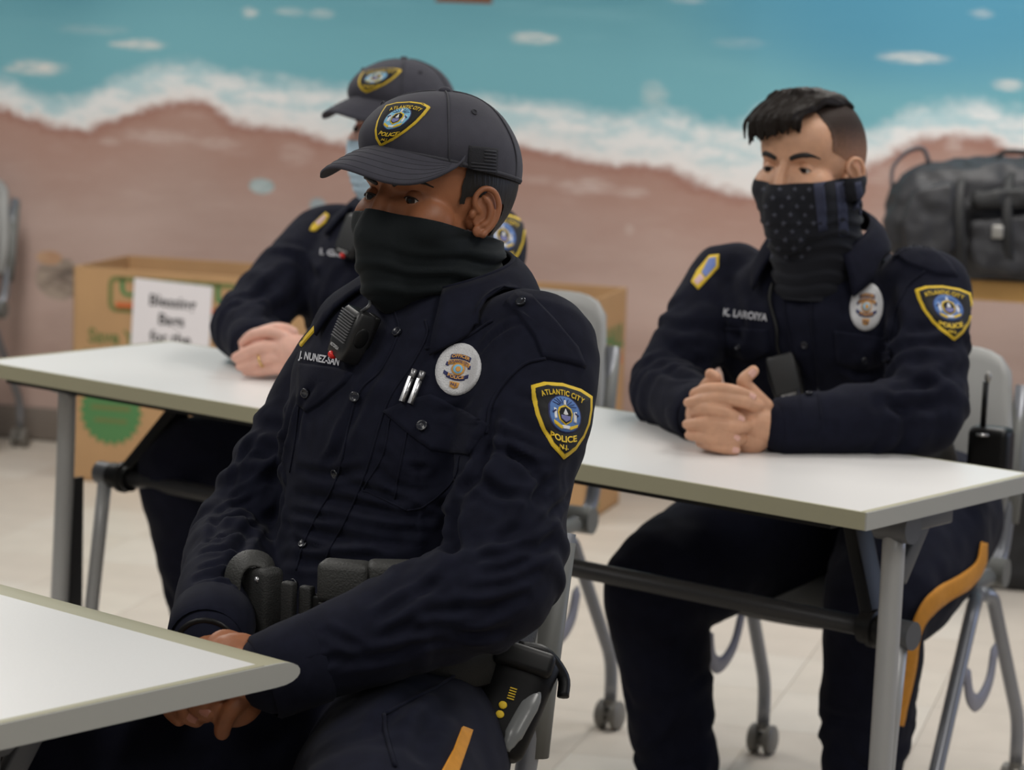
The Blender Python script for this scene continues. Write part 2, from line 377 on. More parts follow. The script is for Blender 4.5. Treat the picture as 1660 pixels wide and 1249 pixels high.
# ------------------------------------------------------------------ tables
M_TOP = mat('white_laminate', sr(226, 224, 222), 0.35, var=0.012, vscale=300)
M_EDGE = mat('olive_edge_band', sr(168, 164, 138), 0.5)
M_ENDBAND = mat('grey_edge_band', sr(172, 172, 166), 0.5)
M_STEEL = mat('silver_painted_steel', sr(172, 173, 174), 0.4, metal=0.2)
M_DKSTEEL = mat('charcoal_steel', sr(58, 58, 60), 0.4, metal=0.3)
M_BLACK = mat('black_plastic', sr(15, 15, 16), 0.45, spec=.3)
M_BRACKET = mat('grey_bracket_metal', sr(92, 94, 98), 0.45, metal=0.3)
TT = 0.0245; NS = 0.034
def table(FRc, L, D, label, th, nearband, farband, ht=0.74, inset=.095):
    """FRc: front right top corner; front faces the camera side"""
    d1 = V(math.cos(th), math.sin(th), 0); d2 = V(-math.sin(th), math.cos(th), 0)
    FRc = Vector(FRc); cen = FRc - d1 * (L / 2) + d2 * (D / 2)
    root = empty('folding_training_table', (cen.x, cen.y, 0), th); tag(root, label, 'table', 'training tables')
    X, Y = d1, d2
    # profile across the depth with bullnose long edges
    c0 = V(cen.x, cen.y, ht - TT / 2)
    def strip(name, y0, y1, m, roundside=0):
        mb = MB(); prof = []
        if roundside == 0:
            prof = [(y0, -TT / 2), (y1, -TT / 2), (y1, TT / 2), (y0, TT / 2)]
        else:
            k = 9
            if roundside < 0:
                prof = [(y1, -TT / 2), (y1, TT / 2)] + [(y0 + NS - NS * math.sin(math.pi * q / k) ** .8, TT / 2 * math.cos(math.pi * q / k)) for q in range(k + 1)]
            else:
                prof = [(y0, TT / 2), (y0, -TT / 2)] + [(y1 - NS + NS * math.sin(math.pi * q / k) ** .8, -TT / 2 * math.cos(math.pi * q / k)) for q in range(k + 1)]
        x0, x1 = -L / 2, L / 2
        mb.loft([[c0 + X * x0 + Y * p[0] + UP * p[1] for p in prof], [c0 + X * x1 + Y * p[0] + UP * p[1] for p in prof]])
        o = mb.build(name, m, root, smooth=True); sharp(o, 35); return o
    strip('tabletop', -D / 2 + nearband, D / 2 - farband, M_TOP)
    strip('edge_band', -D / 2, -D / 2 + nearband, M_EDGE, -1 if nearband > 0.01 else 0)
    strip('edge_band', D / 2 - farband, D / 2, M_EDGE, 1 if farband > 0.01 else 0)
    for sx in (-1, 1):
        if nearband > .01:
            k = 9; prof = [(D / 2 - NS + NS * math.sin(math.pi * q / k) ** .8, -TT / 2 * math.cos(math.pi * q / k)) for q in range(k + 1)] + [(-D / 2 + NS - NS * math.sin(math.pi * q / k) ** .8, TT / 2 * math.cos(math.pi * q / k)) for q in range(k + 1)]
        else: prof = [(-D / 2, -TT / 2), (D / 2, -TT / 2), (D / 2, TT / 2), (-D / 2, TT / 2)]
        mb = MB(); mb.loft([[c0 + X * (sx * (L / 2 + e_)) + Y * p[0] + UP * p[1] for p in prof] for e_ in (0.0, .003)])
        sharp(mb.build('end_band', M_ENDBAND, root), 35)
        mb = MB(); mb.box(c0 + X * sx * (L / 2 - 0.004) + UP * (TT / 2 + 0.0002), 0.009, D - 2 * max(nearband, .004) + .004, 0.0008, X, Y)
        mb.build('end_lip', M_EDGE, root, smooth=False)
    def loc(x, y, z): return V(cen.x, cen.y, 0) + X * x + Y * y + UP * z
    zb = ht - TT
    mb = MB(); mb.box(loc(0, -D / 2 + 0.02, zb - 0.004), L - 0.12, 0.02, 0.008, X, Y); mb.box(loc(0, D / 2 - 0.05, zb - 0.012), L - 0.3, 0.03, 0.024, X, Y)
    mb.build('under_rail', M_BLACK, root, smooth=False)
    yb = -D / 2 + 0.235; zbar = 0.522; xe = L / 2 - inset
    mb = MB(); mb.tube([loc(-xe, yb, zbar), loc(xe, yb, zbar)], 0.0145, 16)
    mb.build('cross_tube', M_DKSTEEL, root)
    for sx in (-1, 1):
        hub = MB(); hx = sx * xe
        hub.tube([loc(hx - .045 * sx, yb, zbar), loc(hx - .032 * sx, yb, zbar), loc(hx - .03 * sx, yb, zbar), loc(hx - .02 * sx, yb, zbar), loc(hx - .018 * sx, yb, zbar), loc(hx + .006 * sx, yb, zbar)], [.024, .024, .028, .028, .023, .023], 20)
        h = hub.build('hub_collar', M_BLACK, root); sharp(h, 40)
        hub = MB(); hub.tube([loc(hx + .006 * sx, yb, zbar), loc(hx + .04 * sx, yb, zbar)], .021, 18)
        sharp(hub.build('hub_cap', M_BRACKET, root), 40)
        br = MB(); a = loc(hx - .03 * sx, yb + .01, zbar + .01); bq = loc(hx - .14 * sx, yb + .09, zb - 0.004)
        Zv = (bq - a).normalized(); Xv = Y.cross(Zv).normalized(); Yv = Zv.cross(Xv)
        br.box((a + bq) / 2, .022, .045, (bq - a).length, Xv, Yv, Zv, bev=.004)
        br.build('folding_brace', M_BLACK, root)
        # short lower leg under the hub, and long outer leg from the top bracket
        lg = MB(); lg.tube(fillet([loc(hx + .02 * sx, yb - .005, zbar - .01), loc(hx + .022 * sx, yb - .03, .30), loc(hx + .03 * sx, yb - .05, 0.075)], .1), [.013] * 9, 14, flat=1.0)
        lg.build('inner_leg', M_STEEL, root)
        lg = MB(); lg.tube(resample([loc(hx + .045 * sx, yb - .075, zb - .03), loc(hx + .046 * sx, yb - .079, .5), loc(hx + .05 * sx, yb - .095, .075)], 6), .0165, 16)
        lg.build('outer_leg', M_STEEL, root)
        lg = MB(); lg.box(loc(hx + .036 * sx, yb - .06, .32), .006, .03, .40, X, Y); lg.build('leg_web', M_DKSTEEL, root, smooth=False)
        tb = MB(); tb.tube([loc(hx + .02 * sx, yb - .075, zb - .022), loc(hx + .075 * sx, yb - .075, zb - .022)], .022, 18); tb.box(loc(hx - .03 * sx, yb - .06, zb - .012), .12, .05, .022, X, Y, bev=.005)
        sharp(tb.build('top_bracket', M_BRACKET, root), 40)
        tb = MB(); a = loc(hx + .055 * sx, yb - .005, zb - .006); bq = loc(hx + .05 * sx, yb - .066, .615)
        Zv = (bq - a).normalized(); Xv = X; Yv = Zv.cross(Xv).normalized()
        (tb.box((a + bq) / 2, .014, .026, (bq - a).length, Xv, Yv, Zv, bev=.003) if sx > 0 else None); tb.box(loc(hx + .05 * sx, yb - .01, zb - .016), .03, .12, .03, X, Y, bev=.004)
        tb.build('corner_gusset', M_BRACKET, root)
        ft = MB(); ft.tube(fillet([loc(hx + .05 * sx, yb - .16, .06), loc(hx + .05 * sx, yb - .095, .085), loc(hx + .04 * sx, yb + .1, .085), loc(hx + .04 * sx, yb + .24, .06)], .05), .016, 14)
        ft.build('foot', M_STEEL, root)
        for yy in (yb - .16, yb + .24):
            cw = MB(); cw.tube([loc(hx + .035 * sx, yy, .03), loc(hx + .06 * sx, yy, .03)], .03, 20); sharp(cw.build('caster_wheel', M_DKSTEEL, root), 40)
    return root
table((0.479, 3.66, 0.74), 1.829, 0.457, 'long white training table that the two rear officers sit behind', TH, 0.006, 0.006)
# front table: its far right corner shows at the left edge of the photo
_c = atz(484, 1068, 0.74); _th = math.atan2(-0.66, 0.74)
_d1 = V(math.cos(_th), math.sin(_th), 0); _d2 = V(-math.sin(_th), math.cos(_th), 0)
table(_c - _d2 * 0.457, 1.829, 0.457, 'white training table in the foreground with rounded olive edge at its corner', _th, 0.05, 0.05, inset=.175)
# ------------------------------------------------------------------ chairs
M_SHELL = mat('grey_chair_plastic', sr(152, 152, 150), 0.5, bump=0.1, bscale=400)
M_FRAME = mat('grey_chair_tube', sr(132, 134, 140), 0.33, metal=0.45)
M_DKFRAME = mat('dark_grey_chair_tube', sr(84, 86, 90), 0.36, metal=0.4)
M_PIVOT = mat('grey_pivot_plastic', sr(106, 107, 104), 0.5)
M_WHEEL = mat('grey_caster_plastic', sr(120, 117, 112), 0.45)
def chair(loc, yaw, label, lean=0.0, hw=0.205, zt0=0.80, upz=.74):
    """local x = sitter's right, y = forward; yaw turns forward towards image left from facing the camera"""
    fwd = V(-math.sin(yaw), -math.cos(yaw), 0); rt = V(-math.cos(yaw), math.sin(yaw), 0)
    root = empty('nesting_chair', loc, math.atan2(rt.y, rt.x)); tag(root, label, 'chair', 'grey nesting chairs')
    o = Vector(loc)
    def P(x, y, z): return o + rt * x + fwd * y + UP * z
    # seat: dished plate with waterfall front
    nx, ny = 14, 14; top = []
    for j in range(ny + 1):
        v = j / ny
        for i in range(nx + 1):
            u = i / nx * 2 - 1
            y = -0.20 + 0.43 * v; w = hw + .008 - 0.02 * (1 - v)
            # rounded corners
            e = max(0, abs(v - 0.5) * 2 - 0.75) / 0.25; x = u * w * (1 - 0.12 * e * e)
            z = 0.445 + 0.018 * u * u - 0.05 * max(0, (v - 0.75) / 0.25) ** 2 + 0.02 * max(0, (0.25 - v) / 0.25) ** 2
            top.append((x, y, z))
    n = len(top); vs = [P(*p) for p in top] + [P(p[0] * .98, p[1], p[2] - .018) for p in top]; fs = []
    for j in range(ny):
        for i in range(nx):
            a = j * (nx + 1) + i; fs += [(a, a + 1, a + nx + 2, a + nx + 1), (n + a, n + a + nx + 1, n + a + nx + 2, n + a + 1)]
    bd = [i for i in range(nx + 1)] + [(j + 1) * (nx + 1) + nx for j in range(ny)] + [ny * (nx + 1) + nx - 1 - i for i in range(nx)] + [(ny - 1 - j) * (nx + 1) for j in range(ny - 1)]
    for k in range(len(bd)):
        a, b = bd[k], bd[(k + 1) % len(bd)]; fs.append((a, n + a, n + b, b))
    m_ = MB(); m_.add(vs, fs); m_.build('seat', M_SHELL, root)
    # backrest shell
    nx, nz = 18, 14; fr = []
    for j in range(nz + 1):
        v = j / nz
        for i in range(nx + 1):
            u = i / nx * 2 - 1; au = abs(u)
            zt = zt0 - 0.05 * max(0, (au - 0.45) / 0.55) ** 2.6 - 0.10 * max(0, (au - 0.8) / 0.2) ** 3
            z = 0.52 + (zt - 0.52) * v; w = hw + 0.01 * math.sin(v * math.pi)
            y = -0.225 - lean * (z - .5) - 0.09 * (z - .5) / .33 - 0.035 * (1 - u * u) + 0.02 * math.sin(v * math.pi)
            fr.append((u * w, y, z))
    n = len(fr); vs = [P(*p) for p in fr] + [P(p[0], p[1] - .014, p[2]) for p in fr]; fs = []
    for j in range(nz):
        for i in range(nx):
            a = j * (nx + 1) + i; fs += [(a, a + 1, a + nx + 2, a + nx + 1), (n + a, n + a + nx + 1, n + a + nx + 2, n + a + 1)]
    bd = [i for i in range(nx + 1)] + [(j + 1) * (nx + 1) + nx for j in range(nz)] + [nz * (nx + 1) + nx - 1 - i for i in range(nx)] + [(nz - 1 - j) * (nx + 1) for j in range(nz - 1)]
    for k in range(len(bd)):
        a, b = bd[k], bd[(k + 1) % len(bd)]; fs.append((a, n + a, n + b, b))
    m_ = MB(); m_.add(vs, fs); m_.build('backrest', M_SHELL, root)
    for s in (-1, 1):
        pts = fillet([P(s * (hw - .008), -.13, .415), P(s * hw, -.235, .42), P(s * (hw + .004), -.262 - lean * .08, .56), P(s * hw, -.315 - lean * (upz - .46) - .25 * (upz - .74), upz)], .07)
        m_ = MB(); m_.tube(pts, .0135, 14); m_.build('back_upright', M_FRAME, root)
        m_ = MB(); m_.tube([P(s * (hw + .004), -.256, .50), P(s * (hw + .004), -.268 - lean * .1, .58), P(s * (hw + .002), -.312 - lean * (upz - .46) - .25 * (upz - .74), upz - .01)], [.019, .021, .014], 14, flat=.8); m_.build('upright_sleeve', M_PIVOT, root)
        m_ = MB(); m_.tube([P(s * (hw - .05), -.2, .42), P(s * (hw + .023), -.2, .42)], .026, 18); sharp(m_.build('pivot_housing', M_PIVOT, root), 40)
        m_ = MB(); m_.tube([P(s * .2, .16, .418), P(s * .205, -.2, .415)], .014, 12); m_.build('seat_rail', M_PIVOT, root)
        for fy, nm in ((.235, 'front_leg'), (-.275, 'rear_leg')):
            pts = fillet([P(s * .215, -.07, .405), P(s * .232, -.05 + (.06 if fy > 0 else -.05), .40), P(s * .245, fy, .135), P(s * .245, fy, .06)], .05)
            m_ = MB(); m_.tube(pts, .0125, 14); lg = m_.build(nm, M_FRAME, root)
            c = P(s * .245, fy, .028)
            m_ = MB()
            for q in (-1, 1): m_.tube([c + rt * (q * .007), c + rt * (q * .010), c + rt * (q * .021), c + rt * (q * .024)], [.024, .028, .028, .024], 20)
            m_.tube([c - rt * .008, c + rt * .008], .012, 12); m_.tube([c + UP * .02, c + UP * .04], .012, 12)
            sharp(m_.build('caster', M_WHEEL, root), 40)
        arc = []
        m_ = MB(); m_.tube(resample([P(s * .236, .045, .30), P(s * .238, .02, .245), P(s * .239, -.03, .225), P(s * .239, -.09, .25), P(s * .237, -.12, .31)], 5), [.004] + [.016] * 19 + [.004], 10, flat=.35, up=fwd)
        m_.build('nesting_bumper', mat('lavender_grey_plastic', sr(132, 132, 144), .5), root)
    m_ = MB(); m_.tube([P(-.215, -.2, .42), P(.215, -.2, .42)], .015, 14); m_.build('cross_bar', M_PIVOT, root)
    return root
chair((0.595, 4.745, 0), math.radians(26), 'grey plastic chair on casters under the bareheaded officer')
chair((-0.13, 5.10, 0), math.radians(26), 'grey plastic chair on casters under the officer with the blue mask', zt0=.835)
chair((-1.775, 8.0, 0), math.radians(15), 'empty grey chair cut off by the left edge, by the mural wall')
_y1 = math.radians(43); _up1 = W(900, 960, 3.36)
_l1 = _up1 - V(-math.cos(_y1), math.sin(_y1), 0) * (-.199) - V(-math.sin(_y1), -math.cos(_y1), 0) * (-.285)
chair((_l1.x, _l1.y, 0), _y1, 'grey plastic chair under the nearest officer in the cap', lean=-0.06, hw=0.195, upz=.77)

# ------------------------------------------------------------------ cardboard box and paper sign
M_CARD = mat('cardboard', sr(186, 148, 106), 0.8, var=0.05, vscale=6, bump=0.05, bscale=60)
M_CARDIN = mat('cardboard_inside', sr(170, 132, 92), 0.85, var=0.05, vscale=6)
M_GREEN = mat('green_box_ink', sr(84, 134, 82), 0.8); M_OLIVE = mat('faded_green_ink', sr(118, 124, 74), 0.8); M_ORANGE = mat('orange_box_ink', sr(206, 104, 56), 0.8)
BL = atz(116, 778, 0); BR = atz(948, 853, 0)
bx = (BR - BL); BLEN = bx.length; bx.normalize(); by = V(-bx.y, bx.x, 0)
BHT = 0.605; BDEP = 0.36; CT = 0.006
box = empty('cardboard_box', ((BL + BR) / 2 + by * BDEP / 2)[:], math.atan2(bx.y, bx.x))
tag(box, 'large open cardboard box with green and orange printing by the mural wall', 'box')
def panel(name, a, b, h, inward, m=M_CARD):
    d = (b - a); L = d.length; d.normalize(); p = MB()
    p.box((a + b) / 2 + inward * (CT / 2) + UP * h / 2, L, CT, h, d, inward, UP, bev=.0015); return p.build(name, m, box, smooth=False)
panel('front_panel', BL, BR, BHT, by); panel('back_panel', BL + by * BDEP, BR + by * BDEP, BHT, -by, M_CARD)
panel('side_panel', BL, BL + by * BDEP, BHT, bx); panel('side_panel', BR, BR + by * BDEP, BHT, -bx)
p = MB(); p.box((BL + BR) / 2 + by * BDEP / 2 + UP * .005, BLEN, BDEP, .006, bx, by); p.build('bottom_panel', M_CARDIN, box, smooth=False)
def font_mesh(txt, size=1.0, extr=0.0, bold=0.0, spacing=1.0):
    c = bpy.data.curves.new('t', 'FONT'); c.body = txt; c.size = size; c.offset = bold; c.space_character = spacing
    c.align_x = 'CENTER'; c.align_y = 'CENTER'; c.resolution_u = 3; c.fill_mode = 'BOTH' if extr == 0 else 'BOTH'; c.extrude = extr
    o = bpy.data.objects.new('t', c); COL.objects.link(o); dg = bpy.context.evaluated_depsgraph_get(); dg.update()
    me = bpy.data.meshes.new_from_object(o.evaluated_get(dg)); bpy.data.objects.remove(o); bpy.data.curves.remove(c)
    return me
def planar(o2w, name, shapes, m, parent, z=0.0012):
    """flat print: list of (verts2d, faces) laid on a plane"""
    mb = MB()
    for vs, fs in shapes: mb.add([o2w(x, y, z) for x, y in vs], fs)
    return mb.build(name, m, parent, smooth=False, fixn=False)
def txt2d(txt, x, y, size, sxy=(1, 1), bold=0.02, spacing=1.0):
    me = font_mesh(txt, 1.0, 0, bold, spacing); vs = [(x + v.co.x * size * sxy[0], y + v.co.y * size * sxy[1]) for v in me.vertices]
    fs = [tuple(p.vertices) for p in me.polygons]; bpy.data.meshes.remove(me); return vs, fs
def rrect(x0, y0, x1, y1, r, k=5):
    pts = []
    for cx, cy, a0 in ((x1 - r, y1 - r, 0), (x0 + r, y1 - r, 90), (x0 + r, y0 + r, 180), (x1 - r, y0 + r, 270)):
        for i in range(k + 1):
            a = math.radians(a0 + 90 * i / k); pts.append((cx + r * math.cos(a), cy + r * math.sin(a)))
    return pts
def frame2d(x0, y0, x1, y1, r, t):
    a = rrect(x0, y0, x1, y1, r); b = rrect(x0 + t, y0 + t, x1 - t, y1 - t, max(r - t, .001)); n = len(a)
    return a + b, [(i, (i + 1) % n, n + (i + 1) % n, n + i) for i in range(n)]
def rect2d(x0, y0, x1, y1): return [(x0, y0), (x1, y0), (x1, y1), (x0, y1)], [(0, 1, 2, 3)]
def star2d(cx, cy, r0, r1, n):
    vs = [(cx, cy)]; 
    for i in range(2 * n):
        a = math.pi * i / n; r = r1 if i % 2 else r0; vs.append((cx + r * math.cos(a), cy + r * math.sin(a)))
    return vs, [(0, 1 + i, 1 + (i + 1) % (2 * n)) for i in range(2 * n)]
def boxfront(x, y, z): return BL + bx * x + UP * y - by * z
def bxy(px, py):
    r = ray(px, py); t = (BL - CAM).dot(by) / r.dot(by); q = CAM + r * t - BL; return q.dot(bx), q.z
_a = bxy(176, 447); _b = bxy(388, 520)
planar(boxfront, 'printed_logo_frame', [frame2d(_a[0], _b[1], _b[0], _a[1], .024, .014)], M_OLIVE, box)
_c = bxy(282, 472); _hw = (_b[0] - _a[0])
planar(boxfront, 'printed_logo_letters', [txt2d('U-HAUL', _c[0], _c[1], .098, (_hw / .098 * .80 / 3.45, .75), .03)], M_GREEN, box)
_c = bxy(188, 503); _d = bxy(376, 496)
planar(boxfront, 'printed_logo_bar', [rect2d(_c[0], bxy(200, 504)[1], _d[0], bxy(200, 491)[1])], M_ORANGE, box)
_c = bxy(190, 548)
planar(boxfront, 'printed_slogan', [txt2d('Save Your', _c[0] + .02, _c[1], .055, (.95, 1), .03)], M_OLIVE, box)
planar(boxfront, 'printed_rule', [rect2d(_c[0] - .10, _c[1] - .052, _c[0] + .10, _c[1] - .038)], M_OLIVE, box)
_c = bxy(180, 668)
planar(boxfront, 'printed_seal', [star2d(_c[0], _c[1], .098, .084, 22)], M_GREEN, box)
planar(boxfront, 'printed_seal_line', [rect2d(_c[0] - .06, _c[1] + .005, _c[0] + .06, _c[1] + .017)], M_OLIVE, box, .002)
planar(boxfront, 'printed_seal_line', [rect2d(_c[0] - .05, _c[1] - .03, _c[0] + .05, _c[1] - .02)], M_OLIVE, box, .002)
_c = bxy(287, 690)
planar(boxfront, 'printed_pictogram', [frame2d(_c[0] - .02, _c[1] - .05, _c[0] + .03, _c[1] + .08, .008, .012)], M_GREEN, box)
def boxside(x, y, z): return BR + by * x + UP * y + bx * z
planar(boxside, 'printed_side_logo', [txt2d('U-HAUL', .2, .475, .09, (.8, 1), .03)], M_GREEN, box)
planar(boxside, 'printed_side_bar', [rect2d(.09, .40, .32, .425)], M_ORANGE, box)
planar(boxside, 'printed_side_pictogram', [frame2d(.1, .2, .2, .32, .01, .014)], M_GREEN, box)
planar(boxside, 'printed_side_mark', [rect2d(.1, .03, .13, .13)], M_GREEN, box)
# paper sign taped to the box
sg = empty('paper_sign', (BL + bx * .305 + UP * .36)[:], math.atan2(bx.y, bx.x)); tag(sg, 'white paper sign with bold black lines of text on the box', 'sign')
PC = bxy(277, 546)
def paper(x, y, z):
    a = math.radians(-2.5); return boxfront(PC[0] + x * math.cos(a) - y * math.sin(a), PC[1] + x * math.sin(a) + y * math.cos(a), z)
p = MB(); pw, ph = .117, .152
p.add([paper(sx * pw, sy * ph, zz) for zz in (.003, .0036) for sx, sy in ((-1, -1), (1, -1), (1, 1), (-1, 1))], [(3, 2, 1, 0), (4, 5, 6, 7), (0, 1, 5, 4), (1, 2, 6, 5), (2, 3, 7, 6), (3, 0, 4, 7)])
p.build('sheet', mat('white_paper', sr(236, 232, 236), .8), sg, smooth=False)
planar(paper, 'sign_text', [txt2d('Blessing', 0, .095, .044), txt2d('Bags', 0, .045, .044), txt2d('for the', 0, -.005, .044)], mat('black_print', sr(40, 38, 42), .8), sg, .0042)

# ------------------------------------------------------------------ desk with backpack, bag on the floor
M_WOOD = mat('light_oak_edge', sr(218, 172, 106), .5, var=.1, vscale=8, bump=.05, bscale=40, bstretch=(1, 1, 8))
DK = atz(1545, 446, .76); DKx = WD; DKy = WN
DL = 1.5; DD = .62
desk = empty('side_desk', (DK + DKx * DL / 2 + DKy * DD / 2 - UP * .76)[:], WANG); tag(desk, 'oak edged desk standing by the mural wall under the black backpack', 'desk')
p = MB(); p.box(DK + DKx * DL / 2 + DKy * (DD / 2 + .012) - UP * .018, DL, DD, .036, DKx, DKy); p.build('desktop', mat('grey_laminate', sr(150, 148, 146), .5), desk, smooth=False)
p = MB(); p.box(DK + DKx * DL / 2 - UP * .032, DL + .004, .026, .05, DKx, DKy, bev=.004); p.build('wooden_edge', M_WOOD, desk)
for qx in (.34, DL - .05):
    for qy in (.06, DD - .05):
        p = MB(); p.box(DK + DKx * qx + DKy * qy - UP * .39, .035, .035, .74, DKx, DKy, bev=.004); p.build('desk_leg', M_DKSTEEL, desk)
M_PACK = mat('black_nylon', sr(40, 40, 44), .6, var=.25, vscale=18, bump=.3, bscale=60)
M_PACKD = mat('black_nylon_dark', sr(22, 22, 24), .65, var=.2, vscale=22, bump=.3, bscale=90)
M_GLINT = mat('dull_silver', sr(170, 168, 164), .4, metal=.5)
def pack():
    c = W(1600, 350, 6.75); base = .762
    root = empty('backpack', (c.x, c.y, base), WANG); tag(root, 'large black tactical backpack lying on the oak edged desk', 'backpack')
    X, Y = WD, WN
    def P(px, py, y=0.0):   # px,py in photo frame give x and z; y is depth offset
        q = W(px, py, 6.7); return V(q.x, q.y, q.z) + Y * y
    b = MB()
    # main body lying on its back
    prof = [(1440, 330), (1452, 300), (1480, 275), (1530, 262), (1590, 258), (1660, 256), (1740, 258), (1800, 285), (1815, 350), (1800, 440), (1720, 452), (1600, 450), (1500, 446), (1452, 420), (1438, 375)]
    pr_ = [P(x, y) for x, y in resample(prof + [prof[0]], 4)[:-1]]
    cen = sum(pr_, Vector()) / len(pr_)
    rings = []
    for t in (-.5, -.46, -.35, -.15, .1, .35, .46, .5):
        k = 1 - .35 * (abs(t) * 2) ** 5
        rings.append([cen + (q - cen) * k + Y * (t * .36) for q in pr_])
    b.loft(rings); me = remesh(b, .012, 4)
    v = getv(me); nn = getn(me); v += nn * (vnoise(v, (16, 16, 22), 3)[:, None] * .014 + vnoise(v, (45, 45, 45), 5)[:, None] * .005); v[:, 2] = np.maximum(v[:, 2], .764); setv(me, v)
    link('main_body', me, M_PACK, root)
    def blob(name, pts, d0, dep, m=M_PACK, vox=.008):
        b = MB(); q = [P(x, y, d0) for x, y in resample(pts + [pts[0]], 4)[:-1]]; c_ = sum(q, Vector()) / len(q)
        b.loft([[c_ + (w - c_) * k + Y * (t * dep) for w in q] for t, k in ((-.5, .86), (-.4, .96), (0, 1), (.5, 1))]); me = remesh(b, vox, 3)
        v = getv(me); nn = getn(me); v += nn * vnoise(v, (30, 30, 30), 9)[:, None] * .006; setv(me, v); return link(name, me, m, root)
    blob('front_pocket', [(1480, 350), (1500, 300), (1560, 290), (1570, 340), (1560, 400), (1490, 410)], -.19, .06)
    blob('side_pocket', [(1590, 300), (1700, 296), (1720, 322), (1600, 328)], -.2, .05, M_PACKD)
    blob('lower_pocket', [(1585, 345), (1720, 340), (1730, 420), (1600, 425)], -.2, .05)
    for x in (1575, 1650):
        b = MB(); b.tube(resample([P(x, 262, -.1), P(x - 4, 300, -.205), P(x - 2, 360, -.235), P(x, 430, -.215)], 5), .012, 8, flat=.3, up=X); b.build('compression_strap', M_PACKD, root)
    b = MB(); b.tube(resample([P(1450, 300, -.05), P(1452, 270, -.05), P(1475, 245, -.05), P(1500, 240, -.05), P(1510, 262, -.05)], 5), .011, 8, flat=.4, up=Y); b.build('haul_handle', mat('grey_webbing', sr(92, 92, 98), .7), root)
    b = MB(); b.tube(resample([P(1618, 262, -.02), P(1630, 246, -.02), P(1690, 250, -.02), P(1700, 262, -.02)], 5), .012, 8, flat=.5, up=Y); b.build('top_strap', M_PACKD, root)
    b = MB(); b.box(P(1632, 364, -.232), .026, .01, .03, X, Y, bev=.003); b.build('white_tag', M_GLINT, root)
    b = MB(); b.box(P(1553, 428, -.225), .035, .012, .016, X, Y, bev=.004); b.build('buckle', M_GLINT, root)
pack()
def floorbag():
    c = atz(1672, 935, 0); root = empty('duffel_bag', c[:], WANG); tag(root, 'black bag on the floor at the right edge, behind the chair', 'bag')
    b = MB(); prof = [(-.21, .0), (-.235, .1), (-.22, .22), (-.17, .32), (-.10, .36), (.05, .37), (.2, .35), (.26, .2), (.26, .05), (.22, 0)]
    pts = resample([(a, b_) for a, b_ in prof] + [prof[0]], 4)[:-1]
    rings = []
    for t, k in ((-.2, .75), (-.17, .93), (-.05, 1), (.1, 1), (.2, .8)):
        rings.append([c + WD * (q[0] * k) + UP * (.002 + q[1] * (.5 + .5 * k)) + WN * t for q in pts])
    b.loft(rings); me = remesh(b, .014, 4); v = getv(me); nn = getn(me); dv = vnoise(v, (14, 14, 20), 3) * .014; dv[v[:, 2] < .03] = 0; v += nn * dv[:, None]; setv(me, v); link('bag_body', me, M_PACKD, root)
    b = MB(); b.tube(resample([c + WD * -.12 + UP * .345, c + WD * -.08 + UP * .41 - WN * .02, c + WD * .05 + UP * .42 - WN * .02, c + WD * .1 + UP * .36], 5), .012, 8, flat=.4, up=WN); b.build('carry_handle', M_PACK, root)
floorbag()
# ------------------------------------------------------------------ people
M_SHIRT = mat('dark_navy_twill', (0.0084, 0.0093, 0.0185), 0.85, var=0.12, vscale=60, bump=0.12, bscale=900, sheen=0.03, spec=0.09)
M_TROU = mat('dark_navy_trouser', (0.0076, 0.0085, 0.0178), 0.85, var=0.1, vscale=50, bump=0.12, bscale=800, sheen=0.03, spec=0.09)
M_GOLD = mat('gold_trouser_stripe', sr(206, 138, 34), 0.7, var=0.06, vscale=80)
M_BUTTON = mat('navy_button', (0.012, 0.013, 0.02), 0.25, spec=0.6)
M_YELLOW = mat('yellow_thread', sr(226, 190, 42), 0.65, bump=0.3, bscale=1500)
M_PBLACK = mat('black_patch_field', sr(22, 22, 24), 0.8, bump=0.3, bscale=1500)
M_PBLUE = mat('blue_patch_oval', sr(86, 124, 184), 0.7, bump=0.3, bscale=1500)
M_PCYAN = mat('sky_blue_patch_oval', sr(128, 190, 222), 0.7, bump=0.3, bscale=1500)
M_PNAVY = mat('navy_thread', sr(40, 44, 92), 0.7)
M_PWHITE = mat('white_thread', sr(226, 226, 228), 0.7)
M_PPURP = mat('lilac_thread', sr(120, 120, 170), 0.7)
M_SILVER = mat('silver_thread_badge', sr(206, 206, 208), 0.55, bump=0.8, bscale=700, var=.06, vscale=400)
M_BGOLD = mat('copper_gold_thread', sr(206, 150, 72), 0.6)
M_GREYTXT = mat('silver_grey_thread', sr(190, 190, 196), 0.7)
M_LEATHER = mat('black_nylon_belt', sr(34, 34, 33), 0.6, bump=0.4, bscale=500)
M_POUCH = mat('charcoal_moulded_pouch', sr(52, 52, 50), 0.55, bump=0.5, bscale=420)
M_METAL = mat('brushed_steel', sr(200, 200, 202), 0.28, metal=0.9)
M_RED = mat('red_button_plastic', sr(226, 40, 34), 0.35)
M_HAIR = mat('black_hair', (0.009, 0.007, 0.006), 0.5, bump=0.6, bscale=260, bstretch=(1, 1, .15), spec=.4)
M_EYE = mat('eye_white', sr(196, 188, 182), 0.25, spec=.4)
M_IRIS = mat('dark_brown_iris', sr(40, 24, 16), 0.2, spec=.3)
M_PUPIL = mat('black_pupil', (0.003, 0.003, 0.003), 0.12, spec=.5)
def skinmat(name, col, lip=0):
    m = mat(name, col, 0.5, var=0.07, vscale=45, bump=0.12, bscale=500, sss=0.12, spec=0.4); return m

